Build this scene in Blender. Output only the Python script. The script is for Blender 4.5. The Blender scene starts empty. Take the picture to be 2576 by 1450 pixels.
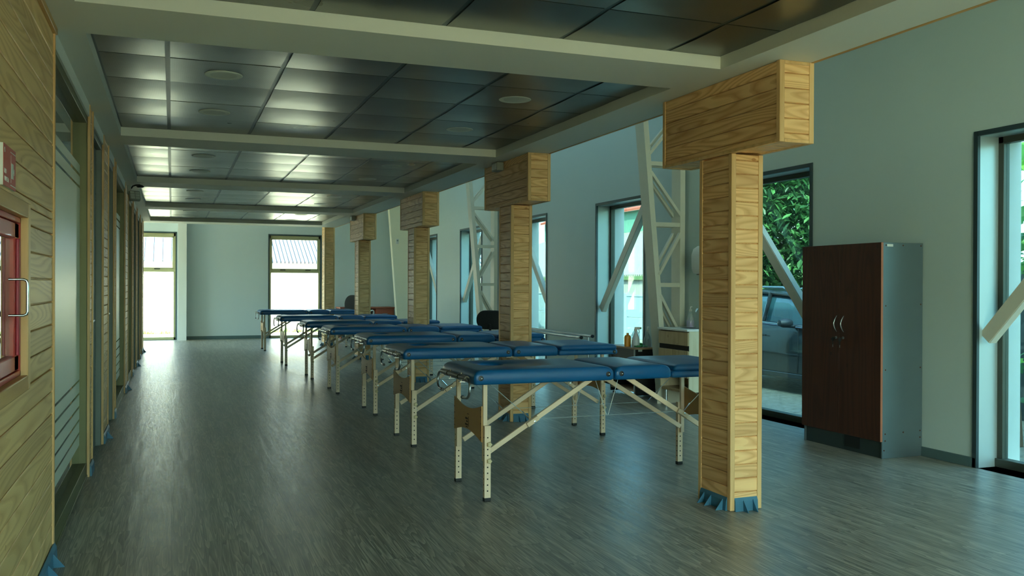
import bpy, math, random
from mathutils import Vector as V, Matrix
random.seed(7)
scn = bpy.context.scene
COL = scn.collection
PI = math.pi

# ------------------------------------------------------------------ materials
def lin(c):
    return tuple((x / 12.92 if x <= .04045 else ((x + .055) / 1.055) ** 2.4) for x in c)
def hexc(h):
    return lin(tuple(int(h[i:i + 2], 16) / 255 for i in (0, 2, 4))) + (1,)

class NB:
    def __init__(s, name):
        s.m = bpy.data.materials.new(name); s.m.use_nodes = True
        s.t = s.m.node_tree; s.t.nodes.clear()
        s.out = s.n('ShaderNodeOutputMaterial')
    def n(s, typ, **k):
        nd = s.t.nodes.new(typ)
        for a, b in k.items():
            if a in nd.inputs.keys(): pass
            setattr(nd, a, b)
        return nd
    def l(s, a, b): s.t.links.new(a, b)
    def val(s, nd, **k):
        for a, b in k.items(): nd.inputs[a.replace('_', ' ')].default_value = b
        return nd
    def math(s, op, a, b=None, c=None):
        nd = s.n('ShaderNodeMath', operation=op)
        for i, x in enumerate((a, b, c)):
            if x is None: continue
            if isinstance(x, (int, float)): nd.inputs[i].default_value = x
            else: s.l(x, nd.inputs[i])
        return nd.outputs[0]
    def mix(s, f, a, b):
        nd = s.n('ShaderNodeMix', data_type='RGBA')
        for i, x in ((0, f), (6, a), (7, b)):
            if isinstance(x, (int, float, tuple)): nd.inputs[i].default_value = x
            else: s.l(x, nd.inputs[i])
        return nd.outputs[2]
    def ramp(s, f, stops):
        nd = s.n('ShaderNodeValToRGB'); e = nd.color_ramp.elements
        while len(e) < len(stops): e.new(.5)
        for x, (p, c) in zip(e, stops): x.position = p; x.color = c
        s.l(f, nd.inputs[0]); return nd.outputs[0]
    def noise(s, vec, scale, detail=2, rough=.5):
        nd = s.n('ShaderNodeTexNoise'); s.val(nd, Scale=scale, Detail=detail, Roughness=rough)
        if vec is not None: s.l(vec, nd.inputs['Vector'])
        return nd.outputs['Fac']
    def obj(s): return s.n('ShaderNodeTexCoord').outputs['Object']
    def mapv(s, vec, sc, loc=(0, 0, 0), rot=(0, 0, 0)):
        nd = s.n('ShaderNodeMapping'); nd.inputs['Scale'].default_value = sc
        nd.inputs['Location'].default_value = loc; nd.inputs['Rotation'].default_value = rot
        s.l(vec, nd.inputs['Vector']); return nd.outputs[0]
    def bsdf(s, col, rough=.5, metal=0., spec=.5, coat=0., bump=None, bs=.2, bd=.01):
        b = s.n('ShaderNodeBsdfPrincipled')
        for nm, x in (('Base Color', col), ('Roughness', rough), ('Metallic', metal), ('Specular IOR Level', spec), ('Coat Weight', coat)):
            if isinstance(x, (int, float, tuple)): b.inputs[nm].default_value = x
            else: s.l(x, b.inputs[nm])
        if bump is not None:
            bp = s.n('ShaderNodeBump'); bp.inputs['Strength'].default_value = bs; bp.inputs['Distance'].default_value = bd
            s.l(bump, bp.inputs['Height']); s.l(bp.outputs[0], b.inputs['Normal'])
        s.l(b.outputs[0], s.out.inputs[0]); return b

def plain(name, h, rough=.5, metal=0., spec=.5, var=.06, scale=8., coat=0., bump=0.):
    b = NB(name); c = hexc(h) if isinstance(h, str) else h
    f = b.noise(b.obj(), scale, 3)
    d = tuple(x * (1 - var) for x in c[:3]) + (1,); e = tuple(min(1, x * (1 + var)) for x in c[:3]) + (1,)
    col = b.mix(f, d, e)
    b.bsdf(col, rough, metal, spec, coat, bump=f if bump else None, bs=bump)
    return b.m

def wood(name, axis, light, dark, rings=9., base=.9, rough=.45, amt=.55, cross=7., along=.7, sharp=3.):
    b = NB(name); o = b.obj()
    isl = b.n('ShaderNodeNewGeometry').outputs['Random Per Island']
    off = b.n('ShaderNodeCombineXYZ')
    for i, k in enumerate((17.3, 31.7, 23.1)): b.l(b.math('MULTIPLY', isl, k), off.inputs[i])
    add = b.n('ShaderNodeVectorMath', operation='ADD'); b.l(o, add.inputs[0]); b.l(off.outputs[0], add.inputs[1])
    sc = [cross] * 3; sc[axis] = along
    v = b.mapv(add.outputs[0], tuple(sc))
    n1 = b.noise(v, base, 1.5, .4)
    r = b.math('FRACT', b.math('MULTIPLY', n1, rings * 1.5))
    r = b.math('SUBTRACT', 1., b.math('ABSOLUTE', b.math('SUBTRACT', b.math('MULTIPLY', r, 1.15), .85)))
    r = b.math('MAXIMUM', r, 0.)
    r = b.math('POWER', r, sharp)
    sc2 = [160., 160., 160.]; sc2[axis] = 4.
    n2 = b.noise(b.mapv(add.outputs[0], tuple(sc2)), 1., 3)
    f = b.math('ADD', b.math('MULTIPLY', r, amt), b.math('MULTIPLY', b.math('SUBTRACT', n2, .5), .35))
    # knots: sparse dark spots
    sc3 = [3.2, 3.2, 3.2]; sc3[axis] = 2.0
    vor = b.n('ShaderNodeTexVoronoi'); vor.inputs['Scale'].default_value = 1.4; b.l(b.mapv(add.outputs[0], tuple(sc3)), vor.inputs['Vector'])
    kn = b.math('LESS_THAN', vor.outputs['Distance'], .045)
    f = b.math('MAXIMUM', f, b.math('MULTIPLY', kn, .95))
    col = b.mix(f, hexc(light), hexc(dark))
    hs = b.n('ShaderNodeHueSaturation'); b.l(b.math('ADD', b.math('MULTIPLY', isl, .24), .88), hs.inputs['Value']); b.l(col, hs.inputs['Color'])
    b.bsdf(hs.outputs[0], rough, 0, .4, bump=n2, bs=.06, bd=.003)
    return b.m

def glass(name, tint=(.93, .97, .96, 1), refl=1.0, dirt=0.):
    b = NB(name)
    tr = b.n('ShaderNodeBsdfTransparent'); tr.inputs[0].default_value = tint
    gl = b.n('ShaderNodeBsdfGlossy'); gl.inputs['Roughness'].default_value = .01; gl.inputs[0].default_value = (.95, .97, .97, 1)
    lw = b.n('ShaderNodeLayerWeight'); lw.inputs[0].default_value = .5
    fr = b.math('ADD', b.math('MULTIPLY', b.math('POWER', lw.outputs['Facing'], 5.), .9), .035)
    mx = b.n('ShaderNodeMixShader'); b.l(b.math('MULTIPLY', fr, refl), mx.inputs[0]); b.l(tr.outputs[0], mx.inputs[1]); b.l(gl.outputs[0], mx.inputs[2])
    last = mx.outputs[0]
    if dirt:
        df = b.n('ShaderNodeBsdfDiffuse'); df.inputs[0].default_value = (.75, .8, .8, 1)
        m2 = b.n('ShaderNodeMixShader'); n = b.noise(b.mapv(b.obj(), (1, 6, .6)), 3, 4)
        b.l(b.math('MULTIPLY', n, dirt), m2.inputs[0]); b.l(last, m2.inputs[1]); b.l(df.outputs[0], m2.inputs[2]); last = m2.outputs[0]
    b.l(last, b.out.inputs[0]); return b.m

def floor_mat():
    b = NB('vinyl_plank_floor'); o = b.obj()
    br = b.n('ShaderNodeTexBrick'); br.offset = .37; br.offset_frequency = 2
    b.val(br, Color1=(.25, .25, .25, 1), Color2=(.75, .75, .75, 1), Mortar=(0, 0, 0, 1), Scale=1., Mortar_Size=.0012, Mortar_Smooth=.1, Bias=0., Brick_Width=.92, Row_Height=.152)
    b.l(b.mapv(o, (1, 1, 1), rot=(0, 0, PI / 2)), br.inputs['Vector'])
    tone = b.n('ShaderNodeSeparateColor'); b.l(br.outputs['Color'], tone.inputs[0])
    sh = b.n('ShaderNodeCombineXYZ'); b.l(b.math('MULTIPLY', tone.outputs[0], 37.), sh.inputs[0]); b.l(b.math('MULTIPLY', tone.outputs[0], 11.), sh.inputs[1])
    ad = b.n('ShaderNodeVectorMath', operation='ADD'); b.l(o, ad.inputs[0]); b.l(sh.outputs[0], ad.inputs[1])
    g = b.noise(b.mapv(ad.outputs[0], (9, .5, 1)), 1.3, 2)
    rg = b.math('FRACT', b.math('MULTIPLY', g, 16.))
    fine = b.noise(b.mapv(ad.outputs[0], (150, 5, 1)), 1., 3)
    big = b.noise(b.mapv(ad.outputs[0], (22, 1.1, 1)), 1., 3)
    f = b.math('ADD', b.math('MULTIPLY', rg, .30), b.math('ADD', b.math('MULTIPLY', fine, .62), b.math('ADD', b.math('MULTIPLY', tone.outputs[0], .14), b.math('MULTIPLY', big, .55))))
    col = b.ramp(f, [(.45, hexc('504e48')), (.78, hexc('8a867a')), (1., hexc('bab4a4'))])
    col = b.mix(b.math('MULTIPLY', br.outputs['Fac'], .6), col, hexc('3a3a36'))
    rough = b.math('ADD', b.math('MULTIPLY', fine, .14), b.math('ADD', b.math('MULTIPLY', rg, .08), .24))
    hgt = b.math('SUBTRACT', b.math('ADD', b.math('MULTIPLY', fine, .5), b.math('MULTIPLY', rg, .35)), b.math('MULTIPLY', br.outputs['Fac'], 1.))
    b.bsdf(col, rough, 0, .8, bump=hgt, bs=.32, bd=.002)
    return b.m

def tile_mat():
    b = NB('perforated_metal_tile'); o = b.obj()
    w = b.n('ShaderNodeTexWave'); w.wave_type = 'BANDS'; w.bands_direction = 'X'
    b.val(w, Scale=58., Distortion=0., Detail=0.); b.l(o, w.inputs['Vector'])
    n = b.noise(o, 3., 4)
    col = b.mix(w.outputs['Fac'], hexc('5c615a'), hexc('7d8278'))
    col = b.mix(b.math('MULTIPLY', n, .35), col, hexc('4c514b'))
    b.bsdf(col, b.math('ADD', b.math('MULTIPLY', n, .12), .24), .92, .5)
    return b.m

def carpaint():
    b = NB('graphite_car_paint'); b.bsdf(hexc('1a2229'), .28, .5, .5, 1.0); return b.m

def leafmat(name, a, c):
    b = NB(name); isl = b.n('ShaderNodeNewGeometry').outputs['Random Per Island']
    col = b.mix(isl, hexc(a), hexc(c))
    df = b.bsdf(col, .45, 0, .4)
    tl = b.n('ShaderNodeBsdfTranslucent'); b.l(col, tl.inputs[0])
    mx = b.n('ShaderNodeMixShader'); mx.inputs[0].default_value = .35
    b.l(df.outputs[0], mx.inputs[1]); b.l(tl.outputs[0], mx.inputs[2]); b.l(mx.outputs[0], b.out.inputs[0])
    return b.m

def opal():
    b = NB('opal_skylight'); t = b.n('ShaderNodeBsdfTranslucent'); t.inputs[0].default_value = (.22, .27, .28, 1); b.l(t.outputs[0], b.out.inputs[0]); return b.m

def stripes_mat(name, a, c, scale, axis='X', rough=.5, width=.5, metal=0.):
    b = NB(name); w = b.n('ShaderNodeTexWave'); w.wave_type = 'BANDS'; w.bands_direction = axis
    b.val(w, Scale=scale, Distortion=0.); b.l(b.obj(), w.inputs['Vector'])
    f = b.math('GREATER_THAN', w.outputs['Fac'], width)
    b.bsdf(b.mix(f, hexc(a), hexc(c)), rough, metal, bump=w.outputs['Fac'], bs=.5, bd=.03); return b.m

def gravel_mat():
    b = NB('gravel'); o = b.obj()
    vo = b.n('ShaderNodeTexVoronoi'); vo.inputs['Scale'].default_value = 16.; b.l(o, vo.inputs['Vector'])
    n = b.noise(o, 1.2, 4)
    col = b.mix(vo.outputs['Distance'], hexc('8f8d85'), hexc('58574f'))
    col = b.mix(b.math('MULTIPLY', n, .5), col, hexc('6c6b5a'))
    b.bsdf(col, .9, bump=vo.outputs['Distance'], bs=.8, bd=.03); return b.m

L_, D_ = 'f6cb90', 'c88c52'
M = {
 'wood_x': wood('pine_boards_across', 0, L_, D_, rings=13., amt=.65), 'wood_y': wood('pine_boards_along', 1, L_, D_, rings=14., amt=.75),
 'wood_wall': wood('pine_wall_boards', 1, 'ecc689', 'c99a5e', cross=6., along=.5, rings=15., amt=.7),
 'wood_z': wood('pine_trim', 2, 'eac28a', 'c9955a', rings=4., amt=.5),
 'trim_y': wood('pine_trim_along', 1, 'cfa565', 'a8753a', rings=4., amt=.5), 'trim_x': wood('pine_trim_across', 0, 'eac28a', 'c9955a', rings=4., amt=.5),
 'beech': wood('beech_leg', 2, 'efd9bd', 'd9bd97', rings=3., amt=.35), 'beech_x': wood('beech_brace', 0, 'efd9bd', 'd9bd97', rings=3., amt=.35),
 'ply': wood('plywood_panel', 1, 'c0965c', 'a67a42', rings=2., amt=.3),
 'oak': wood('oak_laminate', 2, 'b39a72', '8f7650', rings=5., amt=.5), 'oak_pale': wood('pale_oak_laminate', 2, 'd8cdb0', 'bfb08c', rings=5., amt=.4),
 'dark': wood('dark_walnut_laminate', 2, '47261a', '2e1710', rings=7., amt=.6, rough=.5), 'reddesk': wood('cherry_laminate', 0, '9a5038', '7a3826', rings=5., amt=.5),
 'edge': plain('cherry_edge_band', 'b06f52', .5), 'tanedge': plain('tan_board', 'a98a6c', .5),
 'floor': floor_mat(), 'tile': tile_mat(),
 'paint': plain('white_wall_paint', 'e2e6e2', .6, var=.02, scale=2.), 'ceil': plain('white_ceiling_paint', 'e0e4db', .65, var=.02, scale=2.),
 'wallcool': plain('grey_white_wall_paint', 'c3d5d3', .55, var=.03, scale=1.5),
 'wallfar': plain('cool_white_wall_paint', 'c9d8dc', .55, var=.03, scale=1.5), 'finpaint': plain('warm_lit_wall_paint', 'ece9d4', .55, var=.02), 'base': plain('grey_vinyl_baseboard', '50696b', .5), 'blue': plain('blue_vinyl_cove', '3f7590', .45, var=.08),
 'alu': plain('bronze_aluminium', '4b5048', .4, .5), 'alu_lt': plain('champagne_aluminium', 'b5b48c', .4, .4), 'aluolive': plain('olive_aluminium', '70704c', .45, .3),
 'reveal': plain('pale_sheet_metal', 'b4c6c8', .35, .35, var=.06, scale=3.), 'revealedge': plain('dark_sheet_edge', '3d4f53', .4, .4),
 'steelw': plain('white_painted_steel', 'd9d8c8', .45), 'extwhite': plain('white_exterior_paint', 'd2d2ca', .7),
 'doorg': plain('grey_metal_door', '6b7670', .45, .3), 'glass': glass('clear_glass', dirt=.05), 'glasst': glass('teal_tinted_glass', (.58, .72, .71, 1), 1., dirt=.035), 'glassd': glass('partition_glass', (.8, .88, .84, 1), 1.1),
 'frost': plain('frosted_film', 'e6eedc', .3, spec=.35, var=.03, scale=1.),
 'vinyl': plain('blue_vinyl_upholstery', '085c94', .36, spec=.5, var=.08, scale=4.), 'black': plain('black_plastic', '15181a', .4), 'blackfab': plain('black_fabric', '1b1e20', .8, var=.2, scale=60),
 'chrome': plain('chrome', 'd8dde0', .15, 1., var=.02), 'steel': plain('brushed_steel', 'aab3b8', .3, 1., var=.05), 'bronze': plain('dark_rubber_sleeve', '4a4638', .3, .5),
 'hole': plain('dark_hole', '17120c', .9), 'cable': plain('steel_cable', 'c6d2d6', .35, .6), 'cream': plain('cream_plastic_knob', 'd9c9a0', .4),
 'red': plain('red_enamel', 'b8362a', .4, var=.1, scale=30, coat=.3), 'redd': plain('crimson_enamel', 'a01838', .35, var=.12, scale=60), 'signred': plain('red_sign', 'c45e54', .5), 'white': plain('white_plastic', 'e4e6e2', .45),
 'greysheet': plain('grey_sheet_metal', '7b8d94', .34, .75, var=.05), 'plinth': plain('dark_plinth', '2c3a3c', .5), 'copper': plain('brown_screw', '6a4436', .4, .6),
 'ceramic': plain('white_ceramic', 'eceee9', .2), 'boxgrey': plain('grey_plastic_box', '9aa29a', .5), 'lens': plain('lamp_lens', 'cfd6cf', .3, var=.03),
 'ringw': plain('downlight_ring', 'c9cfc4', .5, var=.02), 'diff': plain('downlight_diffuser', 'b7beb4', .5, var=.02),
 'bottle': glass('translucent_bottle', (.86, .9, .92, 1), 1.2, dirt=.5), 'purple': plain('purple_soap', 'a58fc4', .4), 'orange': plain('orange_bottle', 'd08a2a', .4), 'greenp': plain('green_packet', '2f8f4a', .5, var=.25, scale=40), 'milk': plain('milky_plastic', 'ced8de', .4),
 'car': carpaint(), 'carglass': plain('car_glass', '1b3a46', .05, .0, 1., var=.02), 'tyre': plain('tyre_rubber', '191a1b', .8), 'blacktrim': plain('black_trim', '20262b', .35),
 'opal': opal(), 'gravel': gravel_mat(), 'grass': plain('grass', '6f9a4a', .9, var=.4, scale=25), 'nbwall': plain('sunny_white_wall', 'f6f1e0', .8), 'shedw': plain('dimmed_shed_wall', '8f8b84', .8, var=.1), 'conc': plain('pale_concrete_panel', '7d939b', .8, var=.05), 'dirt': plain('dry_ground', 'c9bb98', .95, var=.15, scale=6),
 'roofseam': stripes_mat('standing_seam_roof', 'a9b0b8', '1d242b', 1.35, 'X', width=.975), 'roofcor': stripes_mat('corrugated_roof', 'a9b0b8', '1d242b', 2.8, 'X', width=.78), 'roofcor2': stripes_mat('corrugated_roof_grey', '8d897f', '585249', 2.0, 'Y', width=.7),
 'rooftile': plain('red_roof', '8a3a24', .8, var=.12), 'teal': plain('teal_weathered_wall', '4f7a6a', .85, var=.12, scale=1.5), 'gutter': plain('green_gutter', '52683f', .6),
 'leaf': leafmat('tree_leaf', '1c3d24', '42703c'), 'leafl': leafmat('sunlit_leaf', '6aa23a', 'a9cc58'), 'vine': leafmat('vine_leaf', '2a6a34', '6fae46'), 'bark': plain('bark', '4a3a2a', .9, var=.3, scale=20), 'fence': plain('dark_timber_fence', '243338', .8, var=.2),  # leafl: brighter leaf copy with sunlight put into its colour
}

# ------------------------------------------------------------------ mesh building
class MB:
    def __init__(s): s.v = []; s.f = []
    def add(s, vs, fs, T=None):
        k = len(s.v)
        s.v += [tuple(T @ V(p)) if T is not None else tuple(p) for p in vs]
        s.f += [tuple(i + k for i in f) for f in fs]; return s
    def box(s, x0, x1, y0, y1, z0, z1, T=None):
        vs = [(x, y, z) for x in (x0, x1) for y in (y0, y1) for z in (z0, z1)]
        return s.add(vs, [(0, 1, 3, 2), (4, 6, 7, 5), (0, 4, 5, 1), (2, 3, 7, 6), (0, 2, 6, 4), (1, 5, 7, 3)], T)
    def bar(s, p, q, w, h, up=(0, 0, 1)):
        p, q, up = V(p), V(q), V(up); d = (q - p); L = d.length; d.normalize()
        sd = d.cross(up).normalized(); u = sd.cross(d)
        T = Matrix.Translation(p) @ Matrix((d, sd, u)).transposed().to_4x4()
        return s.box(0, L, -w / 2, w / 2, -h / 2, h / 2, T)
    def tube(s, pts, r, seg=10, rs=None):
        pts = [V(p) for p in pts]; n = len(pts); rings = []
        up = V((0, 0, 1)); prev = None
        for i in range(n):
            a = pts[max(i - 1, 0)]; b = pts[min(i + 1, n - 1)]; d = (b - a).normalized()
            if prev is None:
                sd = d.cross(up)
                if sd.length < .05: sd = d.cross(V((1, 0, 0)))
            else:
                sd = prev - d * prev.dot(d)
            sd.normalize(); prev = sd; u = sd.cross(d); rr = rs[i] if rs else r
            rings.append([pts[i] + (sd * math.cos(2 * PI * j / seg) + u * math.sin(2 * PI * j / seg)) * rr for j in range(seg)])
        vs = [p for R in rings for p in R]
        fs = [(i * seg + j, i * seg + (j + 1) % seg, (i + 1) * seg + (j + 1) % seg, (i + 1) * seg + j) for i in range(n - 1) for j in range(seg)]
        fs += [tuple(range(seg))[::-1], tuple((n - 1) * seg + j for j in range(seg))]
        return s.add(vs, fs)
    def lathe(s, prof, seg=24, T=None, sx=1, sy=1):
        vs = [(r * math.cos(2 * PI * j / seg) * sx, r * math.sin(2 * PI * j / seg) * sy, z) for r, z in prof for j in range(seg)]
        n = len(prof)
        fs = [(i * seg + j, i * seg + (j + 1) % seg, (i + 1) * seg + (j + 1) % seg, (i + 1) * seg + j) for i in range(n - 1) for j in range(seg)]
        fs += [tuple(range(seg))[::-1], tuple((n - 1) * seg + j for j in range(seg))]
        return s.add(vs, fs, T)
    def prism(s, poly, t, T=None):
        n = len(poly); vs = [(x, y, 0) for x, y in poly] + [(x, y, t) for x, y in poly]
        fs = [tuple(range(n))[::-1], tuple(range(n, 2 * n))] + [(i, (i + 1) % n, n + (i + 1) % n, n + i) for i in range(n)]
        return s.add(vs, fs, T)
    def loft(s, rings, cap=True):
        n = len(rings[0]); m = len(rings); vs = [p for r in rings for p in r]
        fs = [(i * n + j, i * n + (j + 1) % n, (i + 1) * n + (j + 1) % n, (i + 1) * n + j) for i in range(m - 1) for j in range(n)]
        if cap: fs += [tuple(range(n))[::-1], tuple((m - 1) * n + j for j in range(n))]
        return s.add(vs, fs)
    def boards(s, o, u, v, n, ul, vl, pitch, t=.012, start=0., c=.004, g=.0014):
        """tongue-and-groove boards: origin o, length direction u, stacking direction v, outward normal n"""
        o, u, v, n = V(o), V(u), V(v), V(n); k = -start
        while k < vl - 1e-4:
            a = max(k, 0); b = min(k + pitch, vl); k += pitch
            if b - a < .012: continue
            pr = [(a + g, -t), (a + g, -c), (a + g + c, 0), (b - g - c, 0), (b - g, -c), (b - g, -t)]
            s.loft([[o + v * x + n * y for x, y in pr], [o + u * ul + v * x + n * y for x, y in pr]])
        return s
    def build(s, name, mat, parent=None, smooth=False, bevel=0., seg=2, angle=40, loc=None):
        me = bpy.data.meshes.new(name); me.from_pydata(s.v, [], s.f); me.update()
        import bmesh
        bm = bmesh.new(); bm.from_mesh(me); bmesh.ops.recalc_face_normals(bm, faces=bm.faces); bm.to_mesh(me); bm.free()
        if smooth or bevel:
            me.polygons.foreach_set('use_smooth', [True] * len(me.polygons)); me.set_sharp_from_angle(angle=math.radians(angle))
        me.materials.append(mat if not isinstance(mat, str) else M[mat])
        o = bpy.data.objects.new(name, me); COL.objects.link(o)
        if parent: o.parent = parent
        if loc: o.location = loc
        if bevel:
            md = o.modifiers.new('bevel', 'BEVEL'); md.width = bevel; md.segments = seg; md.limit_method = 'ANGLE'; md.angle_limit = math.radians(40)
        return o

def empty(name, loc, label=None, cat=None, group=None, kind=None, rz=0):
    o = bpy.data.objects.new(name, None); o.empty_display_size = .1; o.location = loc; o.rotation_euler = (0, 0, rz); COL.objects.link(o)
    tag(o, label, cat, group, kind); return o
def tag(o, label=None, cat=None, group=None, kind=None):
    for k, x in (('label', label), ('category', cat), ('group', group), ('kind', kind)):
        if x: o[k] = x
    return o
def struct(o, label=None):
    o['kind'] = 'structure'
    if label: o['label'] = label
    return o
def copy_tree(o, parent=None):
    c = o.copy(); COL.objects.link(c)
    if parent: c.parent = parent
    for ch in list(o.children): copy_tree(ch, c)
    return c
def box(x0, x1, y0, y1, z0, z1): return MB().box(x0, x1, y0, y1, z0, z1)
def Rx(a): return Matrix.Rotation(a, 4, 'X')
def Ry(a): return Matrix.Rotation(a, 4, 'Y')
def Rz(a): return Matrix.Rotation(a, 4, 'Z')
def T3(x, y, z): return Matrix.Translation((x, y, z))

# ------------------------------------------------------------------ camera
f_, yaw, pitch, roll, CH = 2245.73, .363771, -.0030992, .0040602, 1.26
d = V((math.sin(yaw) * math.cos(pitch), math.cos(yaw) * math.cos(pitch), math.sin(pitch)))
r = V((math.cos(yaw), -math.sin(yaw), 0)); u = r.cross(d)
r2 = r * math.cos(roll) + u * math.sin(roll); u2 = u * math.cos(roll) - r * math.sin(roll)
cam = bpy.data.cameras.new('camera'); cam.lens = 36 * f_ / 2576; cam.sensor_width = 36; cam.clip_start = .05; cam.clip_end = 300
co = bpy.data.objects.new('camera', cam); COL.objects.link(co)
co.matrix_world = Matrix.Translation((0, 0, CH)) @ Matrix((r2, u2, -d)).transposed().to_4x4()
scn.camera = co

# ------------------------------------------------------------------ shell
ZS, ZT = 2.424, 2.494           # soffit underside, tile plane
XR, XRO = 5.235, 5.62           # right wall faces
YF, YB = 21.45, -3.5            # far wall, wall behind the camera
XP = -.503                      # left wall face
HR = 4.3                        # roof underside of the tall side
struct(box(-3.2, XRO, YB - .3, YF + .3, -.15, 0).build('floor', 'floor'))
WIN = [(-2.56, -1.3), (.43, 1.69), (3.39, 4.65), (6.39, 7.65), (9.35, 10.61), (12.31, 13.57), (15.30, 16.56), (18.23, 19.49)]
WZ = 2.315
y = YB - .3
for a, b in WIN + [(YF + .3, None)]:
    struct(box(XR, XRO, y, a, -.15, HR).build('wall_right', 'wallcool')); y = b
for a, b in WIN:
    struct(MB().box(XR, XRO, a, b, WZ, HR).build('wall_right', 'wallcool')); struct(MB().box(XR, XRO, a, b, -.15, 0.0).build('wall_right', 'wallcool'))
wf = MB()
FW = [(-.95, .08), (2.11, 3.30)]
x = -3.2
for a, b in FW:
    wf.box(x, a, YF, YF + .25, -.15, HR); wf.box(a, b, YF, YF + .25, 2.40, HR); wf.box(a, b, YF, YF + .25, -.15, 0); x = b
wf.box(x, XR, YF, YF + .25, -.15, HR)
struct(wf.build('wall_far', 'wallfar'))
struct(box(.12, .30, YF - .32, YF, 0, HR).build('trim_1', 'paint'))            # white pier at the far wall
# wall behind the camera with two big openings
wb = MB(); x = -3.2
for a, b in ((-.45, 3.7),):
    wb.box(x, a, YB - .25, YB, -.15, HR); wb.box(a, b, YB - .25, YB, 4.0, HR); wb.box(a, b, YB - .25, YB, -.15, .1); x = b
wb.box(x, XR, YB - .25, YB, -.15, HR)
struct(wb.build('wall_back', 'paint'))
# west side: closed rooms, open bay at the far end with a window
ww = MB(); ww.box(-3.4, -3.2, YB - .25, 18.3, -.15, HR); ww.box(-3.4, -3.2, 18.6, 20.9, 2.3, HR); ww.box(-3.4, -3.2, 18.6, 20.9, -.15, .3); ww.box(-3.4, -3.2, 21.2, YF + .25, -.15, HR)
struct(ww.build('wall_west', 'paint'))
struct(box(-3.2, -.62, 17.86, 18.0, 0, HR).build('wall_partition', 'paint'))
# roof with a skylight slot above the tall side
SK = (3.35, 4.75, 7.5, 17.5)
rf = MB(); rf.box(-3.4, SK[0], YB - .25, YF + .25, HR, HR + .15); rf.box(SK[1], XRO, YB - .25, YF + .25, HR, HR + .15)
rf.box(SK[0], SK[1], YB - .25, SK[2], HR, HR + .15); rf.box(SK[0], SK[1], SK[3], YF + .25, HR, HR + .15)
struct(rf.build('roof', 'paint'))
struct(box(SK[0], SK[1], SK[2], SK[3], HR + .1, HR + .11).build('skylight', 'opal'))
# lowered ceiling: border, cross beams, recesses with metal tiles
RL, RR, SX1, SY1 = -.379, 2.745, 3.10, 18.34
REC = [(1.13, 4.082), (4.589, 7.64), (8.134, 11.055), (11.58, 14.52), (15.04, 17.72)]
cm = MB()
cm.box(-.62, RL, YB, SY1, ZS, ZS + .16); cm.box(RR, SX1, YB, SY1, ZS, ZS + .16)
y = YB
for a, b in REC: cm.box(RL, RR, y, a, ZS, ZS + .16); y = b
cm.box(RL, RR, y, SY1, ZS, ZS + .16)
struct(cm.build('ceiling', 'ceil'))
struct(box(-.62, SX1, YB, SY1, ZS + .165, ZS + .2).build('light_block_slab', 'ceil'))  # unseen slab added to keep light out above the tiles
struct(box(SX1, SX1 + .022, YB, SY1, ZS - .003, ZS + .035).build('trim_2', 'trim_y', bevel=.003))
TX = [RL, -.026, .584, 1.20, 1.805, 2.414, RR]
lights = []
for ri, (a, b) in enumerate(REC):
    tm = MB(); gm = MB(); rows = []
    yy = a
    n = max(1, round((b - a) / .608)); st = .608
    ys = [a + st * k for k in range(n)] + [b]
    for i in range(6):
        for j in range(len(ys) - 1):
            x0, x1, y0, y1 = TX[i] + .013, TX[i + 1] - .013, ys[j] + .005, ys[j + 1] - .005
            K = 6; vs = []; fs = []
            for q in range(K + 1):          # each lay-in tile sags a little across its width
                t = q / K; z = ZT - .004 - .006 * math.sin(PI * t) ** 1.0
                if i == 1 and j in (1, 3): z = ZT - .006
                vs += [(x0, y0 + (y1 - y0) * t, z), (x1, y0 + (y1 - y0) * t, z), (x0, y0 + (y1 - y0) * t, z + .012), (x1, y0 + (y1 - y0) * t, z + .012)]
            for q in range(K):
                k = q * 4; fs += [(k, k + 1, k + 5, k + 4), (k + 2, k + 6, k + 7, k + 3), (k, k + 4, k + 6, k + 2), (k + 1, k + 3, k + 7, k + 5)]
            fs += [(0, 2, 3, 1), (K * 4, K * 4 + 1, K * 4 + 3, K * 4 + 2)]
            tm.add(vs, fs)
    for xx in TX: gm.box(max(RL, xx - .014), min(RR, xx + .014), a, b, ZT - .002, ZT + .02)
    for yy in ys[1:-1]: gm.box(RL, RR, yy - .006, yy + .006, ZT + .0, ZT + .018)
    gm.box(RL, RR, a, b, ZT + .021, ZT + .026)
    struct(tm.build('ceiling_tiles', 'tile', smooth=True, angle=30)); struct(gm.build('ceiling_grid', 'revealedge'))
    for i in (1, 5 - 1):
        for j in (1, 3):
            if j < len(ys) - 1: lights.append((ri, (TX[i] + TX[i + 1]) / 2, (ys[j] + ys[j + 1]) / 2, i, j))
ORD = {1: 'first', 2: 'second', 3: 'third', 4: 'fourth'}
for ri, x, yy, i, j in lights:
    if ri == 0: continue
    side = 'left side' if i == 1 else 'window side'
    o = empty('downlight', (x, yy, ZT - .004), f'round recessed downlight in the {ORD[ri]} full ceiling bay, {side}, {"nearer" if j == 1 else "farther"} one', 'ceiling light', 'downlights in the metal tile ceiling')
    prof = [(.085, -.002), (.104, -.004), (.108, -.001), (.108, .003), (.085, .003)]
    MB().lathe(prof, 36, T3(0, 0, -.004)).build('ring', 'ringw', o, smooth=True)
    MB().lathe([(.001, -.007), (.06, -.0068), (.086, -.0055), (.086, .0), (.001, 0)], 36).build('diffuser', 'diff', o, smooth=True)

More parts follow.
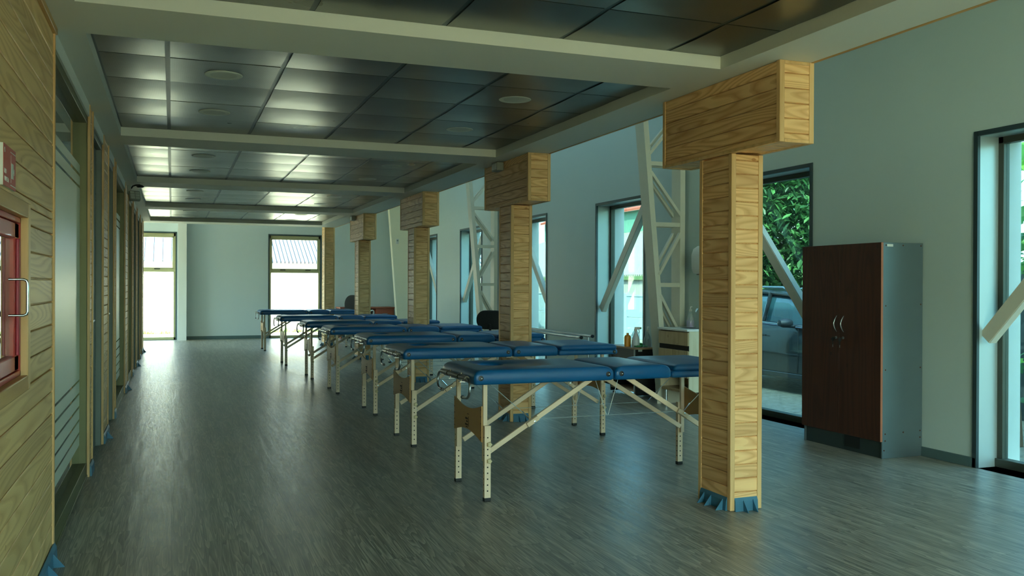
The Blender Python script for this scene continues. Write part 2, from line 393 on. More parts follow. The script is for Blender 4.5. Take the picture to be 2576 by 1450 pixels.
# baseboards
bb = MB(); prev = YB
for a, b in WIN: bb.box(XR - .012, XR, prev, a, 0, .07); prev = b
bb.box(XR - .012, XR, prev, 20.36, 0, .07)
struct(bb.build('baseboard_right', 'base', bevel=.003))
struct(MB().box(.30, 2.11, YF - .014, YF, 0, .075).box(3.30, XR, YF - .014, YF, 0, .075).build('baseboard_far', 'base', bevel=.003))

# ------------------------------------------------------------------ windows of the right wall
NAMES = {}
for wi, (a, b) in enumerate(WIN):
    w = empty(f'window_{wi + 1}', (XR, (a + b) / 2, 0), kind='structure'); h = (b - a) / 2; dx = XRO - XR
    rv = MB(); rv.box(.0, .19, h - .004, h + .0, 0, WZ).box(.0, .19, -h, -h + .004, 0, WZ).box(0, .19, -h, h, WZ - .004, WZ); rv.build('reveal', 'reveal', w)
    ed = MB(); e = .028
    ed.box(-.012, .012, h - .006, h + e, 0, WZ + e).box(-.012, .012, -h - e, -h + .006, 0, WZ + e).box(-.012, .012, -h, h, WZ - .006, WZ + e); ed.build('edge_trim', 'revealedge', w)
    fr = MB(); fr.box(.185, .245, h - .045, h, 0, WZ).box(.185, .245, -h, -h + .045, 0, WZ).box(.185, .245, -h, h, WZ - .05, WZ).box(.165, .245, -h, h, 0, .06); fr.build('frame', 'alu', w, bevel=.004)
    MB().box(.212, .218, -h + .045, h - .045, .06, WZ - .05).build('pane', 'glasst', w)
    ex = MB(); ex.box(.246, dx + .01, h - .012, h, -.1, WZ).box(.246, dx + .01, -h, -h + .012, -.1, WZ).box(.246, dx + .01, -h, h, WZ - .01, WZ).box(.246, dx + .03, -h, h, -.03, 0.02); ex.build('outer_reveal', 'extwhite', w)

def brace(y0, z0, y1, z1, label):
    """angle-section steel brace seen inside a window opening"""
    o = empty('diagonal_brace', (5.33, y0, z0), label, 'steel brace', 'diagonal braces in the window openings')
    p, q = V((0, 0, 0)), V((0, y1 - y0, z1 - z0)); dd = (q - p).normalized(); nn = V((0, -dd.z, dd.y)); nn = nn if nn.y < 0 else -nn
    X = V((-.05, 0, 0))
    MB().bar(p + X - nn * .01, q + X - nn * .01, .095, .012, (1, 0, 0)).build('web', 'steelw', o)
    MB().bar(p + X * .4 + nn * .036, q + X * .4 + nn * .036, .06, .012, nn).build('flange', 'steelw', o)
brace(4.62, .90, 3.44, 2.22, 'white steel angle brace in the large window beside the wardrobe, right edge of the photo')
brace(7.62, 2.25, 6.44, .94, 'white steel angle brace in the window with the parked car outside')
brace(10.57, .94, 9.40, 2.25, 'white steel angle brace in the window behind the spray bottles')
brace(13.53, 2.26, 12.36, .98, 'white steel angle brace in the bright window just right of the second column')
brace(16.52, .95, 15.36, 2.22, 'white steel angle brace in the window behind the farther steel truss')
brace(19.44, 2.24, 18.28, 1.00, 'white steel angle brace in the farthest side window, right of the third column')

# ------------------------------------------------------------------ steel lattice trusses
def truss(y, label):
    o = empty('steel_truss', (5.0, y, 0), label, 'truss', 'white steel lattice trusses along the window wall')
    D, w = .18, .06
    def xl(z): return 4.705 + (3.02 - z) * .0925 - 5.0
    for nm, pts in (('inner_chord', [(xl(0.), 0, 0.012), (xl(4.2), 0, 4.2)]), ('outer_chord', [(.165, 0, .012), (.165, 0, 4.2)])):
        p, q = [V(a) for a in pts]
        c = MB()
        # channel section: web facing the room, two flanges
        ax = (q - p).normalized(); sx = V((1, 0, 0))
        for off, wx, wy in ((-.026, .008, D), (0, w, .008), (0, w, .008)):
            pass
        def seg(x0, x1, y0, y1):
            vs = [(p.x + xx, yy, p.z) for xx, yy in ((x0, y0), (x1, y0), (x1, y1), (x0, y1))] + [(q.x + xx, yy, q.z) for xx, yy in ((x0, y0), (x1, y0), (x1, y1), (x0, y1))]
            c.add(vs, [(0, 3, 2, 1), (4, 5, 6, 7), (0, 1, 5, 4), (1, 2, 6, 5), (2, 3, 7, 6), (3, 0, 4, 7)])
        seg(-.03, -.02, -D / 2, D / 2); seg(-.02, .03, -D / 2, -D / 2 + .01); seg(-.02, .03, D / 2 - .01, D / 2)
        c.build(nm, 'steelw', o)
    zs = [.62, 1.27, 1.92, 2.57, 3.22, 3.87]
    for yy in (-D / 2 + .02, D / 2 - .02):
        for z in zs:
            MB().bar((xl(z) + .02, yy, z), (.145, yy, z), .03, .045).build('strut', 'steelw', o)
        for k in range(len(zs)):
            z0 = zs[k] - .65
            if k == 0: z0 = .05
            if k % 2 == 1: a, b = (xl(zs[k] - .1) + .02, zs[k] - .1), (.145, z0 + .1)
            else: a, b = (.145, zs[k] - .1), (xl(z0 + .1) + .02, z0 + .1)
            if k == 0: a, b = (xl(.53) + .02, .53), (.14, .1)
            if k == 2: a, b = (.145, 1.83), (xl(1.38) + .02, 1.38)
            if k == 1: a, b = (xl(1.16) + .02, 1.16), (.145, .73)
            if k == 3: a, b = (xl(2.48) + .02, 2.48), (.145, 2.02)
            MB().bar((a[0], yy, a[1]), (b[0], yy, b[1]), .03, .045, (0, 1, 0)).build('diagonal', 'steelw', o)
    pl = [(-.18, 0), (.16, 0), (.16, .09), (.12, .17), (.04, .2), (-.06, .2), (-.14, .17), (-.18, .1)]
    MB().prism([(x + xl(0) + .05, z) for x, z in pl], .012, T3(0, -D / 2 - .004, 0) @ Rx(PI / 2)).build('base_gusset', 'steelw', o)
truss(8.47, 'white steel lattice truss standing beside the washbasin cabinet')
truss(14.44, 'white steel lattice truss farther down the window wall, behind the second column')
# plastered fin at the far truss line, its inner edge leaning
fin = MB(); vs = []
for yy in (20.36, 20.52): vs += [(4.93, yy, 0), (4.70, yy, 3.05), (4.61, yy, HR), (XR, yy, HR), (XR, yy, 0)]
fin.add(vs, [(0, 1, 2, 3, 4), (9, 8, 7, 6, 5), (0, 5, 6, 1), (1, 6, 7, 2), (2, 7, 8, 3), (3, 8, 9, 4), (4, 9, 5, 0)])
struct(fin.build('wall_fin', 'finpaint'))  # warm light on the fin is put into its paint colour
o = empty('thermostat', (4.89, 20.362, 2.27), 'small white wall device on the pale leaning wall fin', 'thermostat')
MB().box(-.035, .035, -.03, 0, -.06, .06).build('housing', 'white', o, bevel=.006); MB().box(-.02, .02, -.033, -.028, .0, .035).build('display', 'boxgrey', o)

# ------------------------------------------------------------------ far windows
for wi, (a, b) in enumerate(FW):
    w = empty(f'window_{9 + wi}', ((a + b) / 2, YF, 0), kind='structure'); h = (b - a) / 2; Z = 2.40
    ed = MB(); ed.box(-h - .02, -h + .01, -.012, .06, 0, Z + .03).box(h - .01, h + .02, -.012, .06, 0, Z + .03).box(-h, h, -.012, .06, Z, Z + .03); ed.build('edge_trim', 'revealedge', w)
    fr = MB(); fr.box(-h, -h + .05, .05, .12, 0, Z).box(h - .05, h, .05, .12, 0, Z).box(-h, h, .05, .12, Z - .07, Z).box(-h, h, .05, .12, 0, .06).box(-h, h, .045, .12, 1.53, 1.60); fr.build('frame', 'alu_lt', w, bevel=.004)
    sa = MB(); sa.box(-h + .05, -h + .075, .06, .11, 1.6, Z - .07).box(h - .075, h - .05, .06, .11, 1.6, Z - .07).box(-h + .05, h - .05, .06, .11, 1.6, 1.625).box(-h + .05, h - .05, .06, .11, Z - .095, Z - .07); s = sa.build('sash', 'alu_lt', w, bevel=.003)
    for xx in (0.12,) if wi == 0 else (-.28, .3): MB().box(xx - .06, xx + .06, .025, .06, 1.585, 1.61).build('latch', 'alu', s)
    MB().box(-h + .05, h - .05, .083, .089, 1.6, Z - .07).build('upper_pane', 'glass', w); MB().box(-h + .05, h - .05, .083, .089, .06, 1.53).build('lower_pane', 'glass', w)
for i, (a, b) in enumerate(((-.45, 3.7),)):
    w = empty(f'window_{11 + i}', ((a + b) / 2, YB, 0), kind='structure'); h = (b - a) / 2
    fr = MB()
    for xx in (-h, -.03, h - .06): fr.box(xx, xx + .06, -.15, -.08, .1, 4.0)
    fr.box(-h, h, -.15, -.08, .1, .16).box(-h, h, -.15, -.08, 2.84, 2.9).box(-h, h, -.15, -.08, 3.94, 4.0); fr.build('frame', 'alu', w)
    MB().box(-h, h, -.12, -.114, .16, 3.94).build('pane', 'glass', w)
w = empty('window_13', (-3.3, 19.75, 0), kind='structure')
MB().box(-.03, .03, -1.45, -1.39, .1, 2.3).box(-.03, .03, 1.39, 1.45, .1, 2.3).box(-.03, .03, -1.45, 1.45, .1, .16).box(-.03, .03, -1.45, 1.45, 2.24, 2.3).build('frame', 'alu', w)
MB().box(-.003, .003, -1.39, 1.39, .16, 2.24).build('pane', 'glass', w)

# ------------------------------------------------------------------ left wall: boarded wall, piers, glazed partitions
HZ0, HZ1, HY0, HY1 = .876, 1.548, 2.42, 3.66
wl = MB(); U, Vz, N = (0, 1, 0), (0, 0, 1), (1, 0, 0); E1 = 4.53; pt = .1015; ph = .06
def lw(y0, y1, z0, z1):
    st = (z0 - ph) % pt
    wl.boards((XP - .004, y0, z0), U, Vz, N, y1 - y0, z1 - z0, pt, start=st, c=.003, g=.0024)
lw(YB, E1, 0, HZ0); lw(YB, E1, HZ1, ZS); lw(YB, HY0, HZ0, HZ1); lw(HY1, E1, HZ0, HZ1)
wl.box(XP - .1, XP - .017, YB, HY0, 0, ZS).box(XP - .1, XP - .017, HY1, E1 + .01, 0, ZS).box(XP - .1, XP - .017, HY0, HY1, 0, HZ0).box(XP - .1, XP - .017, HY0, HY1, HZ1, ZS)
struct(wl.build('wall_left', 'wood_wall'))
struct(box(XP - .1, XP + .004, E1, 4.556, .07, ZS).build('trim_3', 'wood_z', bevel=.003))
struct(box(XP - .01, XP + .012, YB, 4.556, ZS - .03, ZS).build('trim_4', 'trim_y', bevel=.003))

def cove(parent, p, along, n, L, fins):
    """blue vinyl base strip with triangular stiffening fins; p start, along, outward normal n"""
    p, a, n = V(p), V(along), V(n)
    pr = [(0, 0), (.016, 0), (.013, .055), (.004, .075), (0, .075)]
    c = MB(); c.loft([[p + n * x + V((0, 0, z)) for x, z in pr], [p + a * L + n * x + V((0, 0, z)) for x, z in pr]]); c.build('base_cove', 'blue', parent)
    for t in fins:
        q = p + a * (L * t)
        tri = [(.012, 0), (.062, 0), (.056, .008), (.014, .062)]
        fm = MB(); fm.loft([[q - a * .002 + n * x + V((0, 0, z)) for x, z in tri], [q + a * .002 + n * x + V((0, 0, z)) for x, z in tri]]); fm.build('fin', 'blue', parent)
b0 = empty('cove_base', (XP, 3.9, 0), 'blue vinyl cove base with fins at the foot of the near boarded wall', 'baseboard')
cove(b0, (0, -1.2, 0), (0, 1, 0), (1, 0, 0), 1.856, (.72, .83, .92))

PIERS = [(6.40, 6.68, 'narrow pine pier right after the first frosted glass panel', ()),
         (7.66, 8.27, 'wide pine pier after the grey door, second along the left wall', (.45,)),
         (9.06, 9.33, 'narrow pine pier before the second frosted glass panel, third along the left wall', ()),
         (11.12, 11.88, 'wide pine pier just before the black flood lamp, fourth along the left wall', (.5,)),
         (13.1, 13.5, 'pine pier just beyond the black flood lamp, fifth along the left wall', ()),
         (14.55, 15.0, 'sixth pine pier along the left wall, with a blue fin at its foot', (.5,)),
         (16.1, 16.42, 'seventh pine pier along the left wall, second from the far window', ()),
         (17.2, 18.0, 'last pine pier of the left wall, next to the far left window', (.7,))]
for a, b, lab, fins in PIERS:
    o = empty('pine_pier', (XP, a, 0), lab, 'pier', 'pine pilasters between the glazed partitions'); o['kind'] = 'thing'; L = b - a; h = ZS
    MB().box(-.11, -.017, .012, L - .012, 0, h).boards((-.004, .026, .0), (0, 1, 0), (0, 0, 1), (1, 0, 0), L - .052, h, .0775).build('cladding', 'wood_y', o)
    MB().box(-.11, .004, 0, .028, 0, h).build('corner_trim', 'wood_z', o, bevel=.003); MB().box(-.11, .004, L - .028, L, 0, h).build('corner_trim', 'wood_z', o, bevel=.003)
    cove(o, (.0, .028, 0), (0, 1, 0), (1, 0, 0), L - .056, fins)
OPEN = [(4.556, 6.40, 'glass'), (6.68, 7.66, 'door'), (8.27, 9.06, 'door'), (9.33, 11.12, 'glass'), (11.88, 13.1, 'glass'), (13.5, 14.55, 'door'), (15.0, 16.1, 'door'), (16.42, 17.2, 'glass')]
nw, nd_ = 14, 1
for a, b, k in OPEN:
    H = 2.345; L = b - a
    if k == 'glass':
        w = empty(f'window_{nw}', (XP, a, 0), kind='structure'); nw += 1
        fr = MB(); fr.box(-.10, -.012, 0, .045, .0, H).box(-.10, -.012, L - .045, L, 0, H).box(-.10, -.012, 0, L, H - .05, H).box(-.10, -.012, 0, L, 0.0, .10).box(-.05, -.008, 0, L, 0, .018); fr.build('frame', 'aluolive', w, bevel=.003)
        MB().box(-.062, -.054, .045, L - .045, .10, H - .05).build('pane', 'glassd', w)
        fl = MB(); z = .70
        fl.box(-.0535, -.0525, .05, L - .05, .645, 1.87)
        for z0, z1 in ((.56, .63), (.475, .545), (.39, .46), (.305, .375), (.22, .29), (1.885, 1.945), (1.965, 2.02)): fl.box(-.0535, -.0525, .05, L - .05, z0, z1)
        fl.build('frosted_film', 'frost', w)
    else:
        w = empty(f'door_{nd_}', (XP, a, 0), kind='structure'); nd_ += 1
        fr = MB(); fr.box(-.10, -.012, 0, .05, .0, H).box(-.10, -.012, L - .05, L, 0, H).box(-.10, -.012, 0, L, H - .05, H); fr.build('frame', 'doorg', w, bevel=.003)
        MB().box(-.09, -.05, .052, L - .052, .01, H - .052).build('leaf', 'doorg', w)
        hd = MB(); hd.tube([(-.05, .12, 1.0), (-.01, .12, 1.0), (-.01, .22, 1.0)], .009, 8); hd.build('handle', 'steel', w, smooth=True)
        bl = MB()
        for z in (.55, .6, 1.9, 1.95): bl.lathe([(.001, 0), (.008, 0), (.008, .003), (.001, .004)], 10, T3(-.05, L - .1, z) @ Ry(PI / 2))
        bl.build('bolts', 'chrome', w)
    struct(box(XP - .1, XP - .002, a, b, H, ZS).build('wall_lintel', 'paint'))

# ------------------------------------------------------------------ timber columns
def column(y0, lab, head=True, top=2.0):
    o = empty('timber_column', (3.013, y0 + .1625, 0), lab, 'column', 'pine clad columns with wide capitals'); o['kind'] = 'thing'
    w, dp = .105, .1625; pit = .0775
    core = MB().box(-w + .016, w - .016, -dp + .016, dp - .016, 0, top)
    for sgn in (-1, 1): core.boards((sgn * (w - .004), -dp + .028, .0), (0, 1, 0), (0, 0, 1), (sgn, 0, 0), 2 * dp - .056, top, pit, start=.02)
    core.build('side_cladding', 'wood_y', o)
    for sgn in (-1, 1): MB().boards((-w + .028, sgn * (dp - .004), .0), (1, 0, 0), (0, 0, 1), (0, sgn, 0), 2 * w - .056, top, pit, start=.05).build('end_cladding', 'wood_x', o)
    for sx in (-1, 1):
        for sy in (-1, 1):
            MB().box(min(sx * w, sx * (w - .03)), max(sx * w, sx * (w - .03)), min(sy * dp, sy * (dp - .03)), max(sy * dp, sy * (dp - .03)), .004, top).build('corner_trim', 'wood_z', o, bevel=.003)
    for sgn in (-1, 1):
        cove(o, (sgn * (w - .006), -dp + .03, 0), (0, 1, 0), (sgn, 0, 0), 2 * dp - .06, (.12, .55, .82) if sgn < 0 else (.2, .75))
        cove(o, (-w + .03, sgn * (dp - .006), 0), (1, 0, 0), (0, sgn, 0), 2 * w - .06, (.36, .78))
    MB().lathe([(.001, 0), (.011, 0), (.011, .028), (.007, .032), (.001, .033)], 14, T3(-w - .022, .02, .0)).build('floor_bolt', 'blue', o, smooth=True)
    if head:
        h0, hl, W2 = 2.003, .585, .108; H = ZS - h0
        hd = MB().box(-W2 + .016, W2 - .016, -hl + .016, hl - .016, h0 + .016, h0 + H)
        for sgn in (-1, 1): hd.boards((sgn * (W2 - .004), -hl + .028, h0), (0, 1, 0), (0, 0, 1), (sgn, 0, 0), 2 * hl - .056, H, pit, start=.03)
        hd.build('capital_side', 'wood_y', o)
        for sgn in (-1, 1): MB().boards((-W2 + .028, sgn * (hl - .004), h0), (1, 0, 0), (0, 0, 1), (0, sgn, 0), 2 * W2 - .056, H, pit, start=.03).build('capital_end', 'wood_x', o)
        for y0_, y1_ in ((-hl + .03, -dp), (dp, hl - .03)): MB().boards((-W2 + .028, y0_, h0 + .004), (1, 0, 0), (0, 1, 0), (0, 0, -1), 2 * W2 - .056, y1_ - y0_, pit).build('capital_underside', 'wood_x', o)
        tr = MB(); e = .03
        for sx in (-1, 1):
            xa, xb = sorted((sx * W2, sx * (W2 - e)))
            for sy in (-1, 1):
                ya, yb = sorted((sy * hl, sy * (hl - e))); tr.box(xa, xb, ya, yb, h0, h0 + H)
            tr.box(xa, xb, -hl + e, hl - e, h0 - .001, h0 + .018)
        for sy in (-1, 1):
            ya, yb = sorted((sy * hl, sy * (hl - e))); tr.box(-W2 + e, W2 - e, ya, yb, h0 - .001, h0 + .018); tr.box(-W2 + e, W2 - e, ya, yb, h0 + H - .018, h0 + H)
        tr.build('capital_trim', 'wood_z', o, bevel=.003)
    return o
column(4.21, 'nearest pine clad column with a wide capital, standing right of the front blue table')
column(7.67, 'second pine clad column, with a small grey box high on its capital')
column(11.19, 'third pine clad column from the front, capital without any box')
column(14.86, 'fourth pine clad column from the front, with a tiny dark box on its capital')
column(18.42, 'farthest pine clad column without a capital, beside the far right window', head=False, top=3.0)
for yy, z, lab in ((7.93, 2.375, 'grey emergency light box on the capital of the second column'), (15.14, 2.385, 'small dark emergency light box on the capital of the fourth column')):
    o = empty('emergency_light', (2.905, yy, z), lab, 'emergency light', 'emergency lights on column capitals')
    MB().box(-.07, 0, -.075, .075, -.04, .04).build('housing', 'boxgrey', o, bevel=.006); MB().box(-.074, -.069, -.06, .06, -.028, .028).build('lens', 'lens', o, bevel=.002)

# ------------------------------------------------------------------ fire hose cabinet and sign on the left wall
o = empty('fire_hose_cabinet', (XP, 3.04, HZ0), 'red framed glass fire hose cabinet set in the near boarded wall', 'fire hose cabinet')
Y0, Y1, Z1 = HY0 - 3.04, HY1 - 3.04, HZ1 - HZ0
tw = .055
for q in (Y0, Y1 - tw): MB().box(-.1, .022, q, q + tw, 0, Z1).build('surround_stile', 'wood_z', o, bevel=.004)
for q in (0, Z1 - tw): MB().box(-.1, .022, Y0 + tw, Y1 - tw, q, q + tw).build('surround_rail', 'trim_y', o, bevel=.004)
a, b, c, e = Y0 + tw, Y1 - tw, tw, Z1 - tw
fr = MB(); fr.box(-.1, -.002, a, a + .02, c, e).box(-.1, -.002, b - .02, b, c, e).box(-.1, -.002, a, b, c, c + .02).box(-.1, -.002, a, b, e - .02, e); fr.build('red_frame', 'red', o, bevel=.003)
a, b, c, e = a + .022, b - .022, c + .022, e - .022
lf = MB(); lf.box(-.035, -.006, a, a + .085, c, e).box(-.035, -.006, b - .085, b, c, e).box(-.035, -.006, a, b, c, c + .055).box(-.035, -.006, a, b, e - .055, e); leaf = lf.build('door_leaf', 'red', o, bevel=.004)
st = MB(); st.box(-.006, .004, b - .062, b - .03, c + .055, e - .055); st.build('stile_cover', 'redd', leaf, bevel=.002)
MB().box(-.028, -.022, a + .085, b - .085, c + .055, e - .055).build('pane', 'glassd', leaf)
hp = []
for k in range(7): t = PI / 2 * k / 6; hp.append((.042 + .012 * math.sin(t), .334 - 0., 1.146 + .012 - .012 * math.cos(t)))
pts = [(-.006, .334, 1.152 - HZ0), (.038, .334, 1.152 - HZ0), (.047, .334, 1.156 - HZ0), (.05, .334, 1.165 - HZ0), (.05, .334, 1.26 - HZ0), (.047, .334, 1.269 - HZ0), (.038, .334, 1.273 - HZ0), (-.006, .334, 1.273 - HZ0)]
MB().tube(pts, .0045, 10).build('handle', 'chrome', leaf, smooth=True)
MB().box(-.30, -.29, a, b, c, e).box(-.30, -.1, a, a + .01, c, e).box(-.30, -.1, b - .01, b, c, e).box(-.30, -.1, a, b, c, c + .01).box(-.30, -.1, a, b, e - .01, e).build('back_box', 'redd', o)
rl = MB().lathe([(.001, -.05), (.17, -.05), (.17, -.04), (.06, -.03), (.06, .03), (.17, .04), (.17, .05), (.001, .05)], 28, T3(-.17, (a + b) / 2, (c + e) / 2) @ Ry(PI / 2)); rl.build('hose_reel', 'red', o, smooth=True)

o = empty('fire_sign', (XP - .006, 3.19, 1.57), 'red sign reading RED HUMEDA above the fire hose cabinet', 'sign')
SW, SH = .232, .133
MB().box(.0, .0122, 0, SW, 0, SH).build('plate', 'white', o); MB().box(.0118, .0132, .0, SW, 0, SH).build('red_face', 'signred', o)
TR = Matrix(((0, 0, 1, .0136), (1, 0, 0, 0), (0, 1, 0, 0), (0, 0, 0, 1)))
def text(s, y, z, size, parent, mat='white', name='lettering'):
    cu = bpy.data.curves.new(name, 'FONT'); cu.body = s; cu.size = size; cu.extrude = .0003; cu.materials.append(M[mat])
    t = bpy.data.objects.new(name, cu); COL.objects.link(t); t.parent = parent
    bpy.context.view_layer.update()
    me = bpy.data.meshes.new_from_object(t.evaluated_get(bpy.context.evaluated_depsgraph_get())); bpy.data.objects.remove(t); t = bpy.data.objects.new(name, me); COL.objects.link(t); t.parent = parent
    t.matrix_local = Matrix(((0, 0, 1, .0136), (1, 0, 0, y), (0, 1, 0, z), (0, 0, 0, 1)))
text('RED', .012, .040, .021, o); text('HUMEDA', .012, .016, .021, o)
pg = MB(); pg.box(.0132, .0138, .145, .185, .035, .085).box(.0132, .0138, .185, .20, .056, .064).box(.0132, .0138, .196, .202, .05, .07)
pg.box(.0132, .0138, .128, SW - .004, .118, .1205).box(.0132, .0138, .128, SW - .004, .01, .0125).box(.0132, .0138, .138, .139, .02, .11); pg.box(.0132, .0138, .012, .024, .112, .121).box(.0132, .0138, .017, .026, .106, .112)
pg.build('pictogram', 'lens', o)

# flood lamp on the left wall
o = empty('flood_lamp', (-.40, 11.3, 2.28), 'black bracket emergency flood lamp hanging from the soffit by the left wall', 'lamp')
MB().box(-.09, -.05, -.05, .05, .02, .12).build('wall_bracket', 'boxgrey', o, bevel=.005)
MB().tube([(-.05, 0, .09), (-.03, -.01, .118), (.0, -.02, .128), (.04, -.03, .13), (.075, -.04, .118)], .009, 10).build('arm', 'black', o, smooth=True)
MB().lathe([(.001, 0), (.03, .0), (.045, .012), (.03, .026), (.001, .03)], 18, T3(.05, -.03, .1)).build('cap', 'black', o, smooth=True)
hd = MB(); TT = T3(-.01, -.05, .0) @ Rz(.25) @ Rx(-.45)
hd.box(-.06, .06, -.02, .03, -.06, .06, TT); hd.build('lamp_head', 'boxgrey', o, bevel=.01)
gl = MB()
for i in range(2):
    for j in range(3): gl.box(-.05 + i * .055, -.05 + i * .055 + .045, -.028, -.018, -.05 + j * .035, -.05 + j * .035 + .028, TT)
gl.build('lens', 'lens', o, bevel=.003)

# ------------------------------------------------------------------ massage tables
def rrect(x0, x1, y0, y1, rad, k=6, sides=0):
    pts = []
    for cx, cy, a0 in ((x1 - rad, y1 - rad, 0), (x0 + rad, y1 - rad, 90), (x0 + rad, y0 + rad, 180), (x1 - rad, y0 + rad, 270)):
        for i in range(k + 1):
            a = math.radians(a0 + 90 * i / k); pts.append((cx + rad * math.cos(a), cy + rad * math.sin(a)))
    if not sides: return pts
    out = []
    for i, p in enumerate(pts):
        out.append(p); q = pts[(i + 1) % len(pts)]
        if i % (k + 1) == k:
            for j in range(1, sides): out.append((p[0] + (q[0] - p[0]) * j / sides, p[1] + (q[1] - p[1]) * j / sides))
    return out
def pad(x0, x1, y0, y1, z0, z1, rl, rr, ry, hole=None, rad=.018):
    """upholstered pad; rl/rr rounding of left and right shoulders, ry of the long sides"""
    m = MB(); rings = []
    hz = lambda r: r
    prof = [(.008, z0, 0), (.0, z0 + .01, 0)]
    K = 7; zt = min(.045, (z1 - z0) * .55)
    rings.append([(x, y, z0) for x, y in rrect(x0 + .008, x1 - .008, y0 + .008, y1 - .008, rad, sides=14)])
    rings.append([(x, y, z0 + .010) for x, y in rrect(x0, x1, y0, y1, rad, sides=14)])
    for i in range(K + 1):
        t = PI / 2 * i / K; ins = 1 - math.cos(t)
        zz = z1 - zt + zt * math.sin(t)
        rings.append([(x, y, zz) for x, y in rrect(x0 + rl * ins, x1 - rr * ins, y0 + ry * ins, y1 - ry * ins, rad, sides=14)])
    for q, dz in ((.02, .003), (.06, .006)):
        rings.append([(x, y, z1 + dz) for x, y in rrect(x0 + rl + q, x1 - rr - q, y0 + ry + q, y1 - ry - q, rad, sides=14)])
    if hole:
        hx, hy, ha, hb = hole; last = rings[-1]; el = []
        for x, y, z in last:
            a = math.atan2((y - hy) / hb, (x - hx) / ha); el.append((hx + ha * math.cos(a), hy + hb * math.sin(a), z + .0))
        rings.append(el); rings.append([(hx + (x - hx) * .93, hy + (y - hy) * .93, z - .008) for x, y, z in el]); rings.append([(hx + (x - hx) * .9, hy + (y - hy) * .9, z0 + .012) for x, y, z in el])
    m.loft(rings); return m

